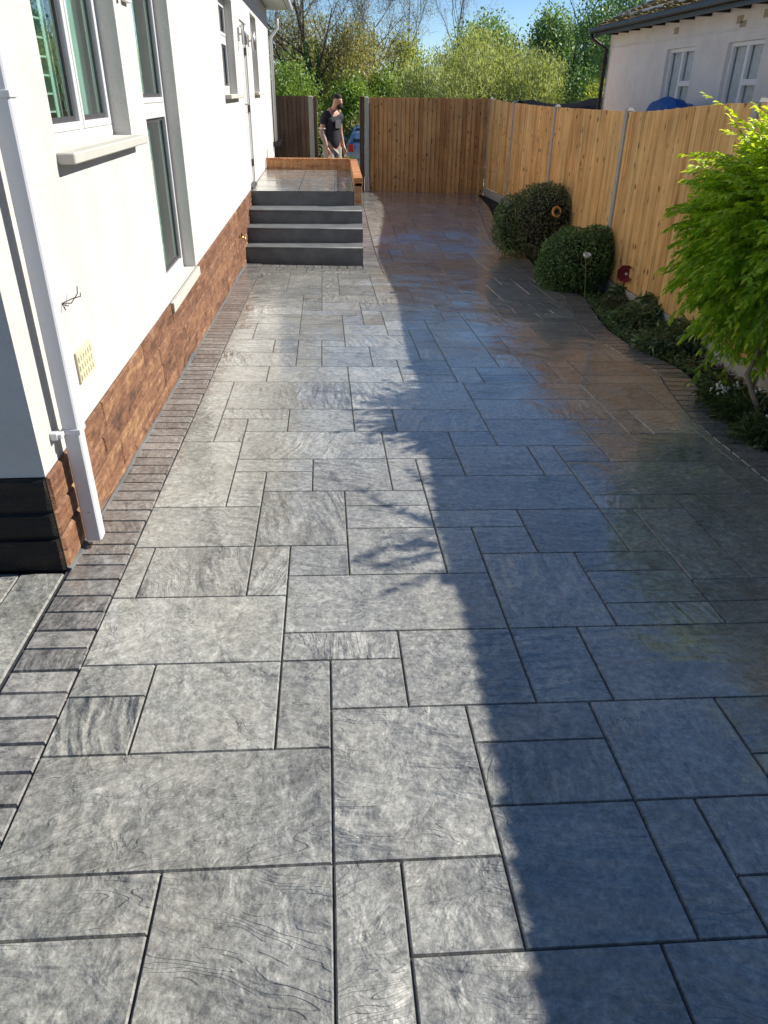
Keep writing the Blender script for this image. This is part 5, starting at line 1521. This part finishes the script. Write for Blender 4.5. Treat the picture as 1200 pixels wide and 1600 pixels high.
# body by cross-sections along its length: (y, half width low, half width belt, belt z, half width roof, roof z)
secs = [(0.00, 0.74, 0.78, 0.80, 0.70, 0.84), (0.06, 0.83, 0.86, 0.90, 0.78, 0.95), (0.30, 0.86, 0.885, 0.95, 0.70, 1.28), (0.62, 0.87, 0.89, 0.95, 0.62, 1.46), (1.2, 0.87, 0.89, 0.95, 0.62, 1.50), (2.1, 0.87, 0.89, 0.94, 0.61, 1.48), (2.75, 0.87, 0.885, 0.93, 0.60, 1.36), (3.35, 0.87, 0.88, 0.90, 0.70, 0.98), (4.0, 0.84, 0.84, 0.78, 0.66, 0.84), (4.2, 0.74, 0.74, 0.60, 0.60, 0.66)]
body = MB(); glass = MB(); ring_prev = None
rings = []
for (y, a, b, zb_, c, zr) in secs:
    rings.append([(-a, y, 0.26), (-b, y, 0.62), (-b, y, zb_), (-c, y, zr - 0.04), (-c * 0.8, y, zr), (c * 0.8, y, zr), (c, y, zr - 0.04), (b, y, zb_), (b, y, 0.62), (a, y, 0.26)])
for i in range(len(rings) - 1):
    for k in range(9):
        body.poly([ctf(p) for p in (rings[i][k], rings[i][k + 1], rings[i + 1][k + 1], rings[i + 1][k])], None, 0, 0)
    body.poly([ctf(p) for p in (rings[i][9], rings[i][0], rings[i + 1][0], rings[i + 1][9])])
body.poly([ctf(p) for p in rings[0]]); body.poly([ctf(p) for p in rings[-1][::-1]])
adopt(body.build('body', M['car_paint']), car)
mb = MB(); mb.poly([ctf(p) for p in ((-0.66, 0.115, 1.03), (0.66, 0.115, 1.03), (0.54, 0.50, 1.41), (-0.54, 0.50, 1.41))])
mb.poly([ctf((p[0], p[1] - 0.0, p[2])) for p in ((-0.64, 3.20, 1.09), (-0.52, 2.70, 1.385), (0.52, 2.70, 1.385), (0.64, 3.20, 1.09))])
mb2 = mb
for sg in (-1, 1):
    for (y0, y1) in ((0.75, 1.65), (1.72, 2.6)):
        mb.poly([ctf((sg * 0.888, y0, 0.99)), ctf((sg * 0.888, y1, 0.99)), ctf((sg * 0.655, y1 - 0.05, 1.40)), ctf((sg * 0.655, y0 + 0.05, 1.40))])
gl_ = mb.build('windows', M['car_glass']); adopt(gl_, car)
sd_ = gl_.modifiers.new('thick', 'SOLIDIFY'); sd_.thickness = 0.03; sd_.offset = 0
for sg in (-1, 1):
    mb = MB(); mb.bbox(cl + 0.89 + sg * 0.74 - 0.09, CY_ - 0.015, gc + 0.74, cl + 0.89 + sg * 0.74 + 0.09, CY_ + 0.05, gc + 0.97, b=0.01); adopt(mb.build('tail_light', M['tail']), car)
    mb = MB(); mb.bbox(cl + 0.89 + sg * 0.96 - 0.08, CY_ + 2.75, gc + 0.95, cl + 0.89 + sg * 0.96 + 0.08, CY_ + 2.85, gc + 1.08, b=0.02); adopt(mb.build('wing_mirror', M['car_paint']), car)
    for yy in (0.75, 3.35):
        mb = MB(); cx_ = cl + 0.89 + sg * 0.80
        mb.tube([(cx_ - 0.10, CY_ + yy, gc + 0.31), (cx_ + 0.10, CY_ + yy, gc + 0.31)], 0.31, 20)
        o = adopt(mb.build('wheel', M['tyre'], None, False), car)
        mb = MB(); mb.tube([(cx_ + sg * 0.098, CY_ + yy, gc + 0.31), (cx_ + sg * 0.106, CY_ + yy, gc + 0.31)], 0.20, 16); r2 = mb.build('rim', M['rim']); r2.parent = o; r2.matrix_parent_inverse = Matrix.Identity(4)
mb = MB(); mb.bbox(cl + 0.89 - 0.8, CY_ - 0.06, gc + 0.32, cl + 0.89 + 0.8, CY_ + 0.03, gc + 0.52, b=0.02); adopt(mb.build('bumper', M['car_paint']), car)
M['plate'] = simple('number_plate', (0.75, 0.6, 0.08), 0.5)
mb = MB(); mb.bbox(cl + 0.89 - 0.26, CY_ - 0.012, gc + 0.60, cl + 0.89 + 0.26, CY_ + 0.0, gc + 0.71, b=0.003); adopt(mb.build('number_plate', M['plate']), car)
# green spiky plant by the car
q = at_y(537, 236, 24.6)
perennial('roadside_plant', 'spiky green plant in the gateway at the left of the parked car', q.x, 24.6, 0.14, 0.55, 500, 0.28, 0.03, M['hedge'], 90, None, 0, 'plant')

# ============================================================ PERSON
M['skin'] = simple('skin', (0.42, 0.22, 0.15), 0.5)
M['tattoo'] = simple('tattooed_skin', (0.27, 0.20, 0.17), 0.55, var=0.35, vs=40)
M['shirt'] = simple('black_shirt', (0.012, 0.013, 0.022), 0.85, bump=0.3, bs=14, bd=0.01)
M['print'] = simple('shirt_print', (0.06, 0.06, 0.07), 0.8)
M['trim'] = simple('white_trim', (0.6, 0.6, 0.6), 0.8)
M['trouser'] = simple('grey_trouser', (0.27, 0.26, 0.24), 0.9, bump=0.4, bs=10, bd=0.01, var=0.1, vs=8)
M['hair'] = simple('dark_hair', (0.012, 0.009, 0.008), 0.8)
M['shoe'] = simple('black_shoe', (0.02, 0.02, 0.02), 0.6)
PY = 16.75
ph = at_y(519, 147, PY); pfz = gz(ph.x, PY)
HGT = ph.z - pfz + 0.03
print('person height', HGT, ph)
per = empty('person', (ph.x - 0.02, PY, pfz), rad(-42))      # local +X is where he faces
tag(per, 'bearded man in a black short sleeved shirt and grey trousers looking down in the gateway', 'person')
k_ = HGT / 1.80
def skin_obj(name, nodes, links, mat, parent, root=0, sub=2):
    me = bpy.data.meshes.new(name)
    me.from_pydata([tuple(Vector(n[0]) * k_) for n in nodes], links, [])
    me.materials.append(mat)
    o = bpy.data.objects.new(name, me); col.objects.link(o); o.parent = parent
    md = o.modifiers.new('skin', 'SKIN'); md.use_smooth_shade = True
    if not me.skin_vertices: return o
    sv = me.skin_vertices[0].data
    for i, n in enumerate(nodes):
        r = n[1]; r = r if hasattr(r, '__len__') else (r, r)
        sv[i].radius = (r[0] * k_, r[1] * k_); sv[i].use_root = (i == root)
    s_ = o.modifiers.new('sub', 'SUBSURF'); s_.levels = sub; s_.render_levels = sub
    return o
# local frame: x forward, y left, z up. right arm hangs and reaches forward.
N = [((0.00, 0, 0.96), (0.13, 0.15)), ((0.0, 0, 1.14), (0.11, 0.14)), ((0.01, 0, 1.32), (0.12, 0.17)), ((0.02, 0, 1.45), (0.085, 0.13)), ((0.06, 0, 1.53), (0.062, 0.062)), ((0.125, 0, 1.585), (0.070, 0.064)), ((0.165, 0, 1.67), (0.098, 0.080)), ((0.185, 0, 1.745), (0.066, 0.058)),
     ((0.0, -0.19, 1.44), 0.065), ((-0.02, -0.25, 1.17), 0.047), ((0.07, -0.24, 0.93), 0.032), ((0.09, -0.235, 0.88), (0.024, 0.034)), ((0.11, -0.23, 0.82), (0.018, 0.036)),
     ((0.0, 0.19, 1.44), 0.065), ((-0.02, 0.25, 1.17), 0.047), ((0.05, 0.25, 0.93), 0.032), ((0.07, 0.245, 0.88), (0.024, 0.034)), ((0.09, 0.24, 0.82), (0.018, 0.036)),
     ((0.0, -0.10, 0.88), 0.095), ((0.03, -0.11, 0.50), 0.062), ((-0.01, -0.11, 0.10), 0.042), ((0.12, -0.11, 0.04), 0.038),
     ((0.0, 0.10, 0.88), 0.095), ((0.03, 0.11, 0.50), 0.062), ((-0.01, 0.11, 0.10), 0.042), ((0.12, 0.11, 0.04), 0.038),
     ((0.262, 0, 1.620), 0.014), ((0.155, -0.085, 1.65), 0.014), ((0.155, 0.085, 1.65), 0.014)]
E_ = [(0, 1), (1, 2), (2, 3), (3, 4), (4, 5), (5, 6), (6, 7), (3, 8), (8, 9), (9, 10), (10, 11), (11, 12), (3, 13), (13, 14), (14, 15), (15, 16), (16, 17), (0, 18), (18, 19), (19, 20), (20, 21), (0, 22), (22, 23), (23, 24), (24, 25), (6, 26), (6, 27), (6, 28)]
for (pi_, bx, by, bz, fx_, fz_) in ((12, 0.11, -0.23, 0.82, 0.25, -0.95), (17, 0.09, 0.24, 0.82, 0.25, -0.95)):
    for j in range(4):
        off = (j - 1.5) * 0.020; L = (0.062, 0.072, 0.068, 0.052)[j]
        n0 = len(N); N.append(((bx + 0.3 * off + fx_ * 0.03, by + off * 0.5, bz + fz_ * 0.035 + 0.2 * off), 0.0095)); N.append(((bx + 0.3 * off + fx_ * (0.03 + L * 0.6), by + off * 0.5, bz + fz_ * (0.035 + L * 0.6)), 0.0088)); N.append(((bx + 0.3 * off + fx_ * (0.03 + L) + 0.01, by + off * 0.5, bz + fz_ * (0.035 + L)), 0.0078))
        E_ += [(pi_, n0), (n0, n0 + 1), (n0 + 1, n0 + 2)]
    n0 = len(N); N.append(((bx + 0.035, by + 0.01, bz + 0.02), 0.011)); N.append(((bx + 0.055, by + 0.015, bz - 0.015), 0.009)); E_ += [(pi_ - 1, n0), (n0, n0 + 1)]
skin_obj('body', N, E_, M['skin'], per)
shirt = skin_obj('shirt', [((0.0, 0, 0.84), (0.165, 0.19)), ((0.0, 0, 1.12), (0.15, 0.175)), ((0.01, 0, 1.32), (0.15, 0.195)), ((0.02, 0, 1.46), (0.10, 0.15)), ((0.035, 0, 1.515), (0.066, 0.068)),
     ((0.0, -0.20, 1.43), 0.084), ((-0.015, -0.235, 1.27), 0.074), ((0.0, 0.20, 1.43), 0.084), ((-0.015, 0.235, 1.27), 0.074)], [(0, 1), (1, 2), (2, 3), (3, 4), (3, 5), (5, 6), (3, 7), (7, 8)], M['shirt'], per)
skin_obj('trousers', [((0.0, 0, 0.99), (0.14, 0.16)), ((0.0, -0.105, 0.84), 0.115), ((0.03, -0.11, 0.50), 0.085), ((-0.01, -0.11, 0.12), 0.07), ((0.0, 0.105, 0.84), 0.115), ((0.03, 0.11, 0.50), 0.085), ((-0.01, 0.11, 0.12), 0.07)], [(0, 1), (1, 2), (2, 3), (0, 4), (4, 5), (5, 6)], M['trouser'], per)
def pball(name, c, r, mat, n=14, m_=8):
    mb = MB(); mb.ball([q * k_ for q in c], r[0] * k_, r[1] * k_, r[2] * k_, n, m_); return mb.build(name, mat, per, True)
pball('hair', (0.150, 0, 1.722), (0.094, 0.080, 0.066), M['hair'])
pball('beard', (0.195, 0, 1.575), (0.062, 0.062, 0.050), M['hair'])
for sg in (-1, 1):
    pball('eye', (0.255, sg * 0.032, 1.652), (0.007, 0.011, 0.005), M['hair'])
    pball('eyebrow', (0.258, sg * 0.034, 1.676), (0.010, 0.020, 0.006), M['hair'])
    pball('shoe', (0.07, sg * 0.11, 0.045), (0.15, 0.055, 0.05), M['shoe'])
mb = MB(); mb.tube([Vector((-0.018, -0.237, 1.215)) * k_, Vector((-0.017, -0.236, 1.235)) * k_], 0.066 * k_, 16, cap=False); mb.build('sleeve_trim', M['trim'], per, True)
mb = MB(); mb.tube([Vector((-0.022, -0.25, 1.20)) * k_, Vector((-0.015, -0.25, 1.13)) * k_, Vector((0.03, -0.244, 1.03)) * k_, Vector((0.07, -0.24, 0.94)) * k_], [0.055 * k_, 0.052 * k_, 0.045 * k_, 0.035 * k_], 14, cap=False); tag(mb.build('tattoo_sleeve', M['tattoo'], per, True), 'tattooed forearm')
mb = MB(); mb.bbox(0.150 * k_, -0.08 * k_, 1.22 * k_, 0.166 * k_, 0.08 * k_, 1.36 * k_, b=0.005); mb.build('shirt_print', M['print'], per)
